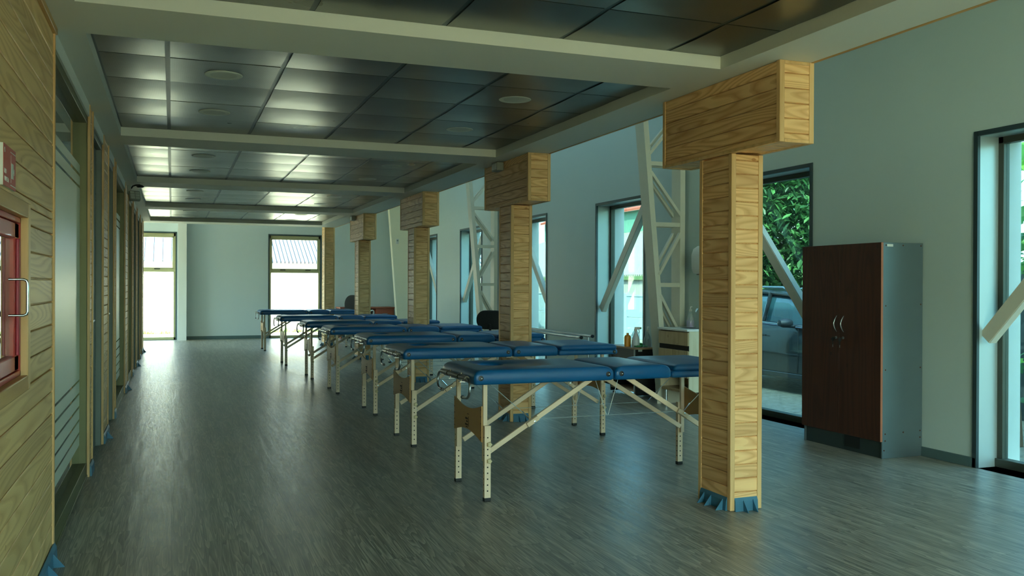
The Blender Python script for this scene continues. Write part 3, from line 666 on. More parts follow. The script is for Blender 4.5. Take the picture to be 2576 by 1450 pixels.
def massage_table():
    o = empty('massage_table', (0, 0, 0))
    xa, s1, s2, xb = -.095, .808, 1.205, 1.752; ya, yb = -.05, .61; z0, z1 = .684, .768
    M1 = pad(xa, s1 - .004, ya, yb, z0, z1, .05, .055, .022, hole=(xa + .205, .26, .082, .095)).build('head_pad', 'vinyl', o, smooth=True, angle=60)
    M2 = pad(s1 + .004, s2, ya, yb, z0, z1, .05, .06, .022).build('middle_pad', 'vinyl', o, smooth=True, angle=60)
    M3 = pad(s2 + .002, xb, ya, yb, z0, z0 + .042, .01, .01, .012).build('foot_base', 'vinyl', o, smooth=True, angle=60)
    M4 = pad(s2 + .02, xb - .008, ya, yb, z0 + .040, z1, .045, .045, .022).build('backrest_pad', 'vinyl', o, smooth=True, angle=60)
    for x, z, p in ((xa + .04, .722, M1), (s1 - .045, .722, M1), (s1 + .045, .722, M2), (xb - .035, .704, M3)):
        for sy in (-1, 1):
            yy = ya if sy < 0 else yb
            bn = MB().lathe([(.001, .0), (.016, .0), (.015, .0025), (.008, .0035), (.001, .0035)], 18, T3(x, yy - sy * .0005, z) @ Rx(PI / 2 * (1 if sy < 0 else -1))).build('corner_grommet', 'black', p, smooth=True)
            MB().lathe([(.0005, .003), (.004, .003), (.004, .006), (.002, .0075), (.0005, .0075)], 12, T3(x + .003, yy - sy * .0005, z) @ Rx(PI / 2 * (1 if sy < 0 else -1))).build('bolt', 'chrome', p, smooth=True)
    # head end bracket: sleeve along the edge, hooked tube ends
    xe = xa - .022; zt = .716
    sl = MB()
    for q0, q1 in ((.02, .15), (.17, .37), (.39, .53)): sl.tube([(xe, q0, zt), (xe, q1, zt)], .016, 14)
    sl.build('bracket_sleeve', 'bronze', o, smooth=True)
    for sy in (-1, 1):
        yc = .28 + sy * .27; pts = [(xe, .28, zt), (xe, yc - sy * .01, zt)]
        for k in range(1, 13):
            a = PI / 2 - k / 12 * PI; pts.append((xe - .01 * k / 12, yc + sy * (.058 * math.cos(a)), zt - .055 + .055 * math.sin(a)))
        pts.append((xe - .01, yc - sy * .05, zt - .112))
        MB().tube(pts, .0085, 10).build('bracket_hook', 'steel', o, smooth=True)
        MB().tube([pts[-1], (xe - .01, yc - sy * .07, zt - .1125)], .0105, 10).build('bracket_tip', 'black', o, smooth=True)
    cl = MB()
    for q in (.16, .38): cl.tube([(xe + .012, q, zt + .022), (xe + .012, q, zt - .03)], .006, 8).box(xe - .004, xa + .04, q - .012, q + .012, zt - .034, zt - .028)
    cl.build('bracket_clamp', 'chrome', o, smooth=True)
    # legs
    for lx, ix in ((0, 1), (1.634, -1)):
        for ly, iy in ((0, 1), (.56, -1)):
            hl = MB().box(lx - .019, lx + .019, ly - .014, ly + .014, .02, .44)
            for k in range(10):
                z = .062 + k * .0345
                if .225 < z < .25 or .32 < z < .345: continue
                hl.lathe([(.001, 0), (.0046, 0), (.001, .0006)], 8, T3(lx, ly - .0141, z) @ Rx(PI / 2)); hl.lathe([(.001, 0), (.0046, 0), (.001, .0006)], 8, T3(lx, ly + .0141, z) @ Rx(-PI / 2))
                hl.lathe([(.001, 0), (.0046, 0), (.001, .0006)], 8, T3(lx - .0191, ly, z) @ Ry(-PI / 2))
            lg = hl.build('leg', 'beech', o); lg.data.materials.append(M['hole'])
            for pi, pl_ in enumerate(lg.data.polygons): pl_.material_index = 0 if pi < 6 else 1
            MB().box(lx - .021, lx + .021, ly - .016, ly + .016, 0, .022).build('foot_cap', 'black', lg, bevel=.003)
            uy = ly + iy * .024
            up = MB().box(lx - .013 - .006 * ix, lx + .013 - .006 * ix, uy - .011 - .008 * 0, uy + .011, .23, z0 + .004); up.build('upper_leg', 'beech', o, bevel=.002)
            for z in (.236, .333):
                kb = MB(); n = 10
                kb.prism([((.018 if k % 2 == 0 else .012) * math.cos(2 * PI * k / n), (.018 if k % 2 == 0 else .012) * math.sin(2 * PI * k / n)) for k in range(n)], .016, T3(lx + .008, ly - iy * .015, z) @ Rx(PI / 2 * iy))
                kb.build('knob', 'cream', lg, bevel=.004)
            # diagonal brace to the hinge line, with its hinge plate
            bx0, bz0, bx1, bz1 = lx + ix * .02, .275, lx + ix * .69, .684
            by = uy + iy * .022
            br = MB().bar((bx0, by, bz0), (bx1, by, bz1), .016, .03).build('brace', 'beech_x', o, bevel=.002)
            jx, jz = lx + ix * .30, .275 + .409 * (.28 / .67)
            MB().bar((jx - .035, by - iy * .016, jz - ix * .0215), (jx + .035, by - iy * .016, jz + ix * .0215), .016, .028).build('brace_block', 'beech_x', o, bevel=.002)
            MB().lathe([(.001, 0), (.006, 0), (.006, .003), (.001, .004)], 10, T3(jx + .01, by - iy * .024, jz) @ Rx(PI / 2 * iy)).build('bolt', 'chrome', br)
            MB().lathe([(.001, 0), (.007, 0), (.007, .003), (.001, .004)], 10, T3(bx0 + ix * .012, by - iy * .008, bz0 + .008) @ Rx(PI / 2 * iy)).build('bolt', 'chrome', br)
            MB().tube([(lx + ix * .03, by, z0 - .002), (jx - ix * .02, by, jz + .02)], .0022, 6).build('cable', 'cable', o, smooth=True)
            MB().tube([(jx - ix * .06, by, jz + .06), (jx - ix * .02, by, jz + .018)], .0042, 8).build('cable_end', 'chrome', o, smooth=True)
        # plywood end panel with concave edges
        n = 14; top = []; bot = []
        for k in range(n + 1):
            t = k / n; yy = .012 + t * .536; s = math.sin(PI * t)
            top.append((yy, .553 - .04 * s)); bot.append((yy, .343 + .04 * s))
        ep = MB().prism(top + bot[::-1], .008, Matrix(((0, 0, ix, lx - ix * .031), (1, 0, 0, 0), (0, 1, 0, 0), (0, 0, 0, 1)))).build('end_panel', 'ply', o)
        nl = MB()
        for ly in (.022, .538):
            for z in (.37, .41, .45, .49, .53): nl.lathe([(.001, 0), (.0045, 0), (.003, .002), (.001, .002)], 8, T3(lx - ix * .031, ly, z) @ Ry(-ix * PI / 2))
        nl.build('screws', 'copper', ep)
        lo = MB(); xx = lx - ix * .0316
        for y_, z_, w_, h_ in ((.262, .475, .03, .004), (.29, .445, .05, .012), (.28, .428, .03, .01), (.29, .408, .055, .010), (.285, .394, .04, .006), (.25, .43, .006, .06)): lo.box(xx - .0004, xx + .0004, y_ - w_ / 2, y_ + w_ / 2, z_ - h_ / 2, z_ + h_ / 2)
        lo.build('stamped_logo', 'bark', ep)
    for by in (.046, .514):
        jz = .275 + .409 * (.28 / .67)
        MB().tube([(.30, by, jz + .012), (1.334, by, jz + .012)], .0018, 6).build('cable', 'cable', o, smooth=True)
        for x0, x1 in ((.72, .80), (.88, .81)): MB().tube([(x0, by, z0), (x1, by, jz + .012)], .0018, 6).build('cable', 'cable', o, smooth=True)
    hg = MB().box(s1 - .03, s1 + .03, .03, .53, z0 - .012, z0 + .002); hg.build('hinge_rail', 'beech_x', o)
    return o
TAB = [(1.717, 4.91, 'blue massage table nearest the camera, partly behind the first pine column'),
       (1.757, 6.745, 'second blue massage table from the front, ending just left of the black storage cart'),
       (1.830, 8.49, 'third blue massage table from the front, crossing behind the second column'),
       (1.782, 10.30, 'fourth blue massage table from the front, middle one of the row of seven'),
       (1.738, 12.00, 'fifth blue massage table from the front, in front of the third column'),
       (1.652, 14.16, 'sixth blue massage table from the front, second from the far end'),
       (1.640, 17.40, 'farthest blue massage table, beside the far right window')]
src = massage_table()
for k, (x, yy, lab) in enumerate(TAB):
    o = src if k == 0 else copy_tree(src)
    o.location = (x, yy, 0); o.rotation_euler = (0, 0, (0, .004, -.006, .008, -.003, .0, .0)[k])
    tag(o, lab, 'massage table', 'blue folding massage tables in a row')

# ------------------------------------------------------------------ wardrobe
o = empty('storage_cabinet', (4.83, 5.56, 0), 'tall dark walnut two door cabinet with grey sides beside the right window', 'cabinet')
h = .43; Z = 1.585
MB().box(.022, .40, -h, -h + .012, 0, Z).build('side_panel', 'greysheet', o, bevel=.002); MB().box(.022, .40, h - .012, h, 0, Z).build('side_panel', 'greysheet', o, bevel=.002)
MB().box(.022, .40, -h + .012, h - .012, Z - .015, Z).box(.385, .40, -h + .012, h - .012, .02, Z - .015).box(.03, .385, -h + .012, h - .012, .12, .135).build('carcass', 'greysheet', o)
MB().box(.035, .05, -h + .012, h - .012, 0, .125).build('plinth', 'plinth', o)
MB().box(.030, .036, -.19, -.03, .03, .12).build('plinth_patch', 'black', o)
for s in (-1, 1):
    ya, yb = sorted((s * .0015, s * (h + .004)))
    dr = MB().box(0, .02, ya, yb, .125, Z).build('door', 'dark', o, bevel=.0015)
    if s < 0: MB().box(.0005, .0195, ya - .0015, ya + .0005, .126, Z - .001).build('edge_band', 'edge', dr)
    yy = .04 if s < 0 else .04
    yh = -.052 if s < 0 else .025
    pts = [(-.004 - .028 * math.sin(PI * k / 12), yh + .012 * 0, 1.03 - .116 * k / 12) for k in range(13)]
    pts = [(.002, yh, 1.032)] + pts + [(.002, yh, .912)]
    MB().tube(pts, .0045, 8).build('handle', 'chrome', dr, smooth=True)
    yl = yh + .004
    lk = MB().lathe([(.001, 0), (.010, 0), (.010, .006), (.006, .008), (.001, .008)], 16, T3(0, yl, .865) @ Ry(-PI / 2)).build('lock', 'steel', dr, smooth=True)
    ky = MB(); ky.box(-.03, -.008, yl - .001, yl + .001, .862, .868); ky.lathe([(.011, -.0015), (.016, -.0015), (.016, .0015), (.011, .0015)], 14, T3(-.032, yl + .004, .853) @ Rx(PI / 2)); ky.box(-.036, -.028, yl + .002, yl + .006, .81, .843); ky.build('key', 'black', lk)
    MB().box(-.0335, -.0305, yl + .003, yl + .005, .79, .812).build('second_key', 'steel', lk)
sc = MB()
for x, z in ((.05, Z - .02), (.21, Z - .02), (.38, Z - .02), (.05, 1.12), (.38, 1.13), (.05, .65), (.38, .66), (.05, .18), (.22, .185), (.38, .19), (.05, .13), (.38, .14), (.04, .06)):
    sc.lathe([(.001, 0), (.006, 0), (.004, .003), (.001, .003)], 10, T3(x, -h, z) @ Rx(PI / 2))
sc.build('screws', 'copper', o); MB().box(.06, .115, -h - .001, -h, Z - .03, Z - .012).build('label_sticker', 'white', o)

# ------------------------------------------------------------------ washbasin cabinet, bottles, dispenser
o = empty('washbasin_cabinet', (4.83, 8.02, 0), 'oak washbasin cabinet with white top in front of the near truss', 'washbasin')
h = .285
MB().box(.02, .40, -h, -h + .016, .17, .80).build('side_panel', 'oak_pale', o); MB().box(.02, .40, h - .016, h, .17, .80).build('side_panel', 'oak_pale', o)
MB().box(.38, .40, -h, h, .17, .8).box(.03, .38, -h, h, .17, .186).build('carcass', 'oak', o)
MB().box(.0, .02, -h, h, .655, .79).build('drawer_front', 'oak', o, bevel=.002); MB().box(.012, .02, -h, h, .60, .655).build('painted_gap_shadow', 'hole', o)  # near-black strip paints in the shaded gap below the drawer
MB().box(.0, .02, -h, -.002, .33, .605).build('door', 'oak', o, bevel=.002); MB().box(.0, .02, .002, h, .33, .605).build('door', 'oak', o, bevel=.002)
MB().box(.02, .36, -h + .016, h - .016, .19, .2).build('shelf', 'oak', o)
MB().box(-.012, .405, -h - .008, h + .008, .80, .822).build('basin_top', 'ceramic', o, bevel=.004)
MB().lathe([(.11, .822), (.135, .824), (.15, .822), (.15, .80), (.11, .80)], 28, T3(.2, -.03, 0), sx=.9, sy=1.2).build('basin_rim', 'ceramic', o, smooth=True)
for x, yy in ((.06, h - .06), (.06, -h + .06), (.34, h - .06), (.34, -h + .06)):
    MB().lathe([(.001, 0), (.03, 0), (.03, .012), (.014, .016), (.014, .17), (.001, .17)], 16, T3(x, yy, 0)).build('leg', 'chrome', o, smooth=True)
tp = MB(); tp.tube([(.33, -.05, .82), (.33, -.05, .97), (.32, -.05, 1.01), (.29, -.05, 1.03), (.26, -.05, 1.02), (.24, -.05, .99)], .010, 12); tp.lathe([(.001, 0), (.02, 0), (.02, .05), (.012, .06), (.001, .06)], 16, T3(.33, -.05, .82)); tp.tube([(.33, -.05, .87), (.33, .02, .89)], .007, 8); tp.build('tap', 'chrome', o, smooth=True)
def lathe_thing(o, name, prof, mat, seg=20, sx=1, sy=1, T=None): return MB().lathe(prof, seg, T, sx, sy).build(name, mat, o, smooth=True)
def spray(x, yy, z, lab, body, trigger, liquid=None, rz=0., s=1.):
    o = empty('spray_bottle', (x, yy, z), lab, 'bottle', 'bottles by the window wall', rz=rz)
    b = lathe_thing(o, 'bottle_body', [(.001, 0), (.04 * s, 0), (.043 * s, .01), (.043 * s, .07 * s), (.036 * s, .11 * s), (.018 * s, .16 * s), (.014 * s, .18 * s), (.001, .18 * s)], body)
    if liquid: lathe_thing(o, 'liquid', [(.001, .003), (.039 * s, .003), (.0415 * s, .012), (.0415 * s, .075 * s), (.001, .075 * s)], liquid)
    lathe_thing(o, 'collar', [(.001, .18 * s), (.017 * s, .178 * s), (.017 * s, .2 * s), (.001, .2 * s)], 'white')
    if trigger:
        MB().box(-.015, .05, -.011, .011, .2 * s, .228 * s).build('spray_head', 'white', o, bevel=.005)
        MB().box(.05, .062, -.012, .012, .204 * s, .226 * s).build('nozzle', 'greenp', o, bevel=.002)
        MB().tube([(.03, 0, .2 * s), (.04, 0, .18 * s), (.036, 0, .155 * s)], .005, 8).build('trigger', 'white', o, smooth=True)
    else:
        MB().tube([(0, 0, .2 * s), (0, 0, .225 * s), (.0, 0, .226 * s), (.02, 0, .228 * s)], .006, 8).build('pump', 'white', o, smooth=True)
    return o
spray(5.135, 8.17, .822, 'pump bottle of purple soap standing on the washbasin', 'bottle', False, 'purple', s=.95)
o = empty('towel_dispenser', (XR + .003, 7.98, 1.38), 'white rounded paper towel dispenser on the wall above the washbasin', 'dispenser')
pr = [(0, 0), (-.12, .01), (-.14, .06), (-.145, .2), (-.12, .27), (-.07, .3), (0, .3)]
MB().loft([[(x, -.14, z) for x, z in pr], [(x, .12, z) for x, z in pr]]).build('cover', 'white', o, bevel=.012, seg=3)
MB().box(-.1, -.03, -.1, .08, -.004, .004).build('paper_slot', 'black', o)

# storage cart
o = empty('storage_cart', (4.83, 8.82, 0), 'low black storage cart with a tan top below the bottles, by the window', 'cart')
MB().box(.0, .26, 0, .02, .03, .55).build('side_panel', 'black', o, bevel=.003); MB().box(.0, .26, .58, .60, .03, .55).build('side_panel', 'black', o, bevel=.003); MB().box(.24, .26, .02, .58, .03, .55).build('back_panel', 'black', o)
MB().box(-.012, .265, -.004, .604, .545, .565).build('cart_top', 'tanedge', o, bevel=.002); MB().box(.0, .24, .02, .58, .07, .09).build('shelf', 'tanedge', o)
MB().box(.01, .23, .02, .58, .33, .545).build('drawer', 'black', o, bevel=.003)
MB().box(-.008, .004, -.004, .012, .03, .55).build('corner_strip', 'steel', o)
MB().box(.04, .09, -.0015, .0, .522, .545).build('label_sticker', 'boxgrey', o)
for x, yy in ((.03, .04), (.23, .04), (.03, .56), (.23, .56)): MB().lathe([(.001, -.012), (.014, -.012), (.014, .012), (.001, .012)], 14, T3(x, yy, .015) @ Rx(PI / 2)).build('caster', 'black', o, smooth=True)
zc = .565
spray(4.90, 8.93, zc, 'white trigger spray bottle on the black cart in front of the window', 'milk', True, rz=-.3)
spray(5.03, 8.90, zc, 'clear pump bottle at the right end of the black cart', 'bottle', False, rz=.2)
o = empty('jug', (5.0, 9.12, zc), 'clear plastic jug half full, behind the white spray bottle', 'bottle', 'bottles by the window wall')
lathe_thing(o, 'bottle_body', [(.001, 0), (.046, 0), (.048, .01), (.048, .13), (.03, .165), (.016, .175), (.001, .175)], 'bottle'); lathe_thing(o, 'liquid', [(.001, .004), (.045, .004), (.0465, .012), (.0465, .07), (.001, .07)], 'milk'); lathe_thing(o, 'cap', [(.001, .175), (.018, .175), (.018, .195), (.001, .195)], 'white')
o = empty('bottle', (4.865, 9.06, zc), 'orange flat bottle left of the white spray bottle on the cart', 'bottle', 'bottles by the window wall')
lathe_thing(o, 'bottle_body', [(.001, 0), (.038, 0), (.04, .008), (.04, .11), (.034, .125), (.014, .135), (.001, .135)], 'orange', sy=.7); lathe_thing(o, 'cap', [(.001, .135), (.014, .135), (.014, .155), (.001, .155)], 'orange')
o = empty('wipes_packet', (4.96, 9.0, zc), 'green packet lying on the cart between the bottles', 'packet')
MB().box(-.04, .045, -.05, .05, 0.0, .045).build('packet', 'greenp', o, bevel=.015, seg=3); MB().box(-.015, .02, -.02, .02, .044, .05).build('flap', 'white', o, bevel=.003)
o = empty('cleaning_cloth', (4.93, 8.87, zc), 'crumpled green cloth on the front edge of the cart', 'cloth')
m = MB(); n = 9; vs = []; fs = []
for i in range(n):
    for j in range(5): vs.append((-.07 + .14 * i / (n - 1), -.035 + .07 * j / 4, .006 + .018 * random.random()))
for i in range(n - 1):
    for j in range(4): k = i * 5 + j; fs.append((k, k + 1, k + 6, k + 5))
m.add(vs, fs); ob = m.build('fabric', 'greenp', o, smooth=True, angle=180); sd = ob.modifiers.new('thickness', 'SOLIDIFY'); sd.thickness = .005

# parallel bars
o = empty('parallel_bars', (4.82, 11.2, 0), 'low steel parallel bars along the window wall beyond the second column', 'parallel bars')
for x, y0, y1 in ((-.12, 8.95 - 11.2 + 1.0, 1.9), (.13, -1.05, 1.9)):
    MB().tube([(x, y0, .62), (x, y1, .62)], .019, 14).build('rail', 'steel', o, smooth=True)
    for yy in (y0 + .12, y1 - .15):
        MB().tube([(x, yy, .02), (x, yy, .61)], .016, 12).build('post', 'steel', o, smooth=True); MB().lathe([(.001, 0), (.05, 0), (.05, .012), (.016, .02), (.001, .02)], 18, T3(x, yy, 0)).build('foot', 'black', o, smooth=True)
    MB().tube([(x, y0 - .012, .62), (x, y0 + .01, .62)], .021, 14).build('end_cap', 'black', o, smooth=True)
MB().tube([(-.12, -.93, .56), (.13, -.93, .56)], .012, 10).build('cross_rail', 'steel', o, smooth=True); MB().tube([(-.12, 1.75, .56), (.13, 1.75, .56)], .012, 10).build('cross_rail', 'steel', o, smooth=True)

# ------------------------------------------------------------------ chairs and desk at the back
def office_chair(x, yy, rz, lab, bz0, bz1, bw, arms):
    o = empty('office_chair', (x, yy, 0), lab, 'office chair', rz=rz)
    prof = rrect(-bw / 2, bw / 2, bz0, bz1, min(bw, bz1 - bz0) * .47, 10)
    bk = MB(); rings = []
    for t, s in ((0, .9), (.012, 1.), (.05, 1.), (.065, .88)):
        cz = (bz0 + bz1) / 2; rings.append([(px * s, .2 + t + .06 * (px / bw) ** 2 * -1 + .05 * (pz - bz0), cz + (pz - cz) * s) for px, pz in prof])
    bk.loft(rings).build('backrest', 'blackfab', o, smooth=True, angle=60)
    pad(-.24, .24, -.25, .22, .42, .50, .05, .05, .05, rad=.1).build('seat', 'blackfab', o, smooth=True, angle=60)
    MB().tube([(0, .1, .42), (0, .26, .44), (0, .29, bz0 + .08)], .018, 10).build('back_stem', 'black', o, smooth=True)
    MB().lathe([(.001, .08), (.03, .08), (.03, .25), (.018, .25), (.018, .42), (.001, .42)], 16).build('gas_lift', 'chrome', o, smooth=True)
    for k in range(5):
        a = 2 * PI * k / 5 + .3; c_, s_ = math.cos(a), math.sin(a)
        lg = MB().bar((0, 0, .10), (.30 * c_, .30 * s_, .07), .045, .03).build('base_arm', 'black', o, bevel=.006)
        MB().lathe([(.001, -.02), (.026, -.02), (.026, .02), (.001, .02)], 14, T3(.30 * c_, .30 * s_, .026) @ Rz(a) @ Rx(PI / 2)).build('caster', 'black', lg, smooth=True)
    if arms:
        for s in (-1, 1):
            pts = [(s * .25, .16, .47), (s * .28, .12, .60)] + [(s * .29, .10 - .22 * math.sin(PI * k / 10 * .5), .64 + .05 * math.sin(PI * k / 10)) for k in range(11)] + [(s * .28, -.14, .56), (s * .25, -.1, .47)]
            MB().tube(pts, .017, 10).build('armrest', 'chrome', o, smooth=True)
    return o
office_chair(4.42, 12.35, 2.6, 'black task chair with a small rounded back, just left of the second column', .62, .895, .42, False)
office_chair(3.90, 19.75, 2.3, 'black high back office chair with chrome arms at the far desk', .55, 1.03, .46, True)
o = empty('desk', (4.3, 21.05, 0), 'cherry desk with a black front against the far wall, behind the high back chair', 'desk')
MB().box(-.66, .64, -.3, .33, .70, .73).build('desk_top', 'reddesk', o, bevel=.003)
MB().box(-.64, -.62, -.28, .32, 0, .70).box(.60, .62, -.28, .32, 0, .7).build('side_panel', 'reddesk', o); MB().box(-.62, .15, .0, .015, .25, .70).build('modesty_panel', 'black', o)
ped = MB().box(.18, .60, -.27, .31, .05, .70).build('drawer_unit', 'reddesk', o)
for z0, z1 in ((.51, .69), (.29, .495), (.07, .275)):
    dw = MB().box(.19, .595, -.29, -.27, z0, z1).build('drawer', 'reddesk', o, bevel=.003); MB().tube([(.33, -.29, z0 + .07), (.335, -.31, z0 + .07), (.455, -.31, z0 + .07), (.46, -.29, z0 + .07)], .006, 8).build('handle', 'chrome', dw, smooth=True)

# ------------------------------------------------------------------ outside
struct(box(XRO, 60, -30, 60, -.35, -.25).build('ground', 'gravel')); struct(box(-30, XRO, YF + .25, 60, -.25, -.12).build('ground_far', 'dirt')); struct(box(-30, XRO, -30, YB - .3, -.25, -.12).build('ground_near', 'dirt')); struct(box(-30, -3.4, YB - .3, YF + .25, -.25, -.12).build('ground_west', 'dirt'))
# neighbour behind the far wall
o = empty('neighbour_building', (1.5, 26.5, -.12), 'white neighbouring building with metal roofs seen through the far windows', 'building')
MB().box(-9, 9, 0, .2, 0, 2.08).build('wall', 'nbwall', o)  # wall colour made whiter and warmer to add sunny glare indoors
for x0, x1, mt in ((-9, -.3, 'roofseam'), (-.3, 9, 'roofcor')):
    m = MB(); sk = -.06
    vs = [(x0, -.3, 1.98), (x1, -.3, 1.98), (x1 + sk * 6, 5.7, 4.7), (x0 + sk * 6, 5.7, 4.7)]; vs += [(a_, b_, c_ + .05) for a_, b_, c_ in vs]
    m.add(vs, [(0, 3, 2, 1), (4, 5, 6, 7), (0, 1, 5, 4), (1, 2, 6, 5), (2, 3, 7, 6), (3, 0, 4, 7)]); m.build('roof', mt, o)
gm = MB()
for k in range(1400):
    x, yy = random.uniform(-4, 6), 26.48 - abs(random.gauss(0, .12)); hh = random.uniform(.04, .2)
    a = random.uniform(0, PI); dx, dy = .012 * math.cos(a), .012 * math.sin(a)
    gm.add([(x - dx, yy - dy, -.12), (x + dx, yy + dy, -.12), (x + random.uniform(-.05, .05), yy + random.uniform(-.05, .02), -.12 + hh)], [(0, 1, 2)])
tag(gm.build('grass', 'grass'), 'strip of green weeds at the foot of the white wall behind the far windows', 'grass', kind='stuff')
# fence and buildings on the window side
o = empty('panel_fence', (12.3, 20, -.25), 'pale concrete panel fence seen through the window behind the spray bottles', 'fence')
for k in range(9):
    y0 = -7 + k * 2.0
    MB().box(-.06, .06, y0 - .07, y0 + .07, 0, 1.30).build('post', 'conc', o, bevel=.01)
    MB().box(-.02, .02, y0 + .07, y0 + 1.93, 0, .60).box(-.02, .02, y0 + .07, y0 + 1.93, .61, 1.2).build('panel', 'conc', o, bevel=.008); MB().box(-.035, .035, y0 + .07, y0 + 1.93, 1.2, 1.25).build('coping', 'conc', o, bevel=.008)
o = empty('shed_building', (15.5, 26, -.25), 'white shed with ribbed roof and red tiled house top beyond the fence', 'building')
MB().box(0, .2, -7, 26, 0, 1.85).build('wall', 'shedw', o); MB().box(-.12, .04, -7, 26, 1.72, 1.85).build('gutter', 'gutter', o)  # white shed wall greyed in colour to hold down its daylit brightness
m = MB(); vs = [(-.1, -7, 1.85), (-.1, 26, 1.85), (6.5, 26, 4.2), (6.5, -7, 4.2)]; vs += [(a_, b_, c_ + .06) for a_, b_, c_ in vs]
m.add(vs, [(0, 1, 2, 3), (4, 7, 6, 5), (0, 4, 5, 1), (1, 5, 6, 2), (2, 6, 7, 3), (3, 7, 4, 0)]); m.build('roof', 'roofcor2', o)
MB().box(6.5, 6.8, -7, 26, 0, 5.35).build('upper_wall', 'teal', o)
m = MB(); vs = [(6.2, -7, 5.3), (6.2, 26, 5.3), (10, 26, 6.9), (10, -7, 6.9)]; vs += [(a_, b_, c_ + .12) for a_, b_, c_ in vs]
m.add(vs, [(0, 1, 2, 3), (4, 7, 6, 5), (0, 4, 5, 1), (1, 5, 6, 2), (2, 6, 7, 3), (3, 7, 4, 0)]); m.build('upper_roof', 'rooftile', o)

def leaf_cloud(m, n, c, rad, size, flat=1.):
    for k in range(n):
        while True:
            p = V((random.uniform(-1, 1), random.uniform(-1, 1), random.uniform(-1, 1)))
            if p.length < 1: break
        p = V((p.x * rad[0], p.y * rad[1], p.z * rad[2])) + V(c); s = size * random.uniform(.6, 1.3)
        R = Rz(random.uniform(0, 6.28)) @ Rx(random.uniform(-1.1, 1.1)) @ Ry(random.uniform(-.6, .6)); T = T3(*p) @ R
        m.add([(0, -s, 0), (s * .38, -s * .25, s * .08), (s * .3, s * .45, s * .05), (0, s, -s * .1), (-s * .3, s * .45, s * .05), (-s * .38, -s * .25, s * .08)], [(0, 1, 2, 3), (0, 3, 4, 5)], T)
def tree(x, yy, h, rad, lab, mat, n, size, low=.6):
    o = empty('tree', (x, yy, -.25), lab, 'tree', 'trees outside the window wall')
    MB().tube([(0, 0, 0), (.05, .03, h * .3), (-.04, .08, h * .6), (.02, 0, h * .9)], .1, 10, rs=[.13, .11, .08, .03]).build('trunk', 'bark', o, smooth=True)
    m = MB(); leaf_cloud(m, n, (0, 0, h * .5 + low), rad, size); m.build('crown', mat, o)
tree(10.3, 13.7, 4.0, (1.25, 1.6, 2.2), 'dense green tree behind the parked car, filling the top of that window', 'leaf', 12000, .095)
tree(11.2, 16.6, 4.5, (1.0, 1.1, 2.3), 'sunlit yellow green tree glimpsed behind the dense tree and parked car', 'leafl', 5000, .12)
tree(11.4, 33, 5.5, (1.6, 2.2, 2.4), 'light green tree seen through the farthest side window', 'leafl', 1500, .16)
# parked car
o = empty('car', (8.95, 10.75, -.25), 'dark grey parked hatchback outside the window right of the nearest column', 'car')
W = .85
st = [(-2.0, .45, .30, .62, .62), (-1.85, .70, .22, .74, .80), (-1.3, .82, .2, .92, .85), (-.85, .85, .2, .97, .86), (0, .85, .2, .99, .87), (1.0, .85, .2, 1.02, .87), (1.7, .80, .22, 1.02, .86), (2.0, .66, .30, .95, .78), (2.08, .5, .4, .8, .6)]
rings = []
for yy, hw, zb, zt, _ in st:
    rings.append([(-hw * .94, yy, zb), (-hw, yy, zb + .12), (-hw * 1.0, yy, (zb + zt) * .5), (-hw * .985, yy, zt - .06), (-hw * .92, yy, zt), (hw * .92, yy, zt), (hw * .985, yy, zt - .06), (hw, yy, (zb + zt) * .5), (hw, yy, zb + .12), (hw * .94, yy, zb)])
MB().loft(rings).build('body', 'car', o, smooth=True, angle=50)
gst = [(-.98, .74, .955, .96), (-.55, .70, .97, 1.28), (-.2, .67, .985, 1.43), (.4, .66, .99, 1.47), (1.1, .66, 1.0, 1.45), (1.6, .67, 1.01, 1.32), (1.95, .72, 1.0, 1.02)]
rings = [[(-hw - .06, yy, zb), (-hw, yy, max(zt - .06, zb + .002)), (-hw + .08, yy, max(zt - .01, zb + .004)), (hw - .08, yy, max(zt - .01, zb + .004)), (hw, yy, max(zt - .06, zb + .002)), (hw + .06, yy, zb)] for yy, hw, zb, zt in gst]
MB().loft(rings).build('windows', 'carglass', o, smooth=True, angle=50)
rings = [[(-hw - .004, yy, zt - .075), (-hw + .075, yy, zt + .004), (hw - .075, yy, zt + .004), (hw + .004, yy, zt - .075)] for yy, hw, zb, zt in gst[1:6]]
MB().loft(rings).build('roof', 'car', o, smooth=True, angle=60)
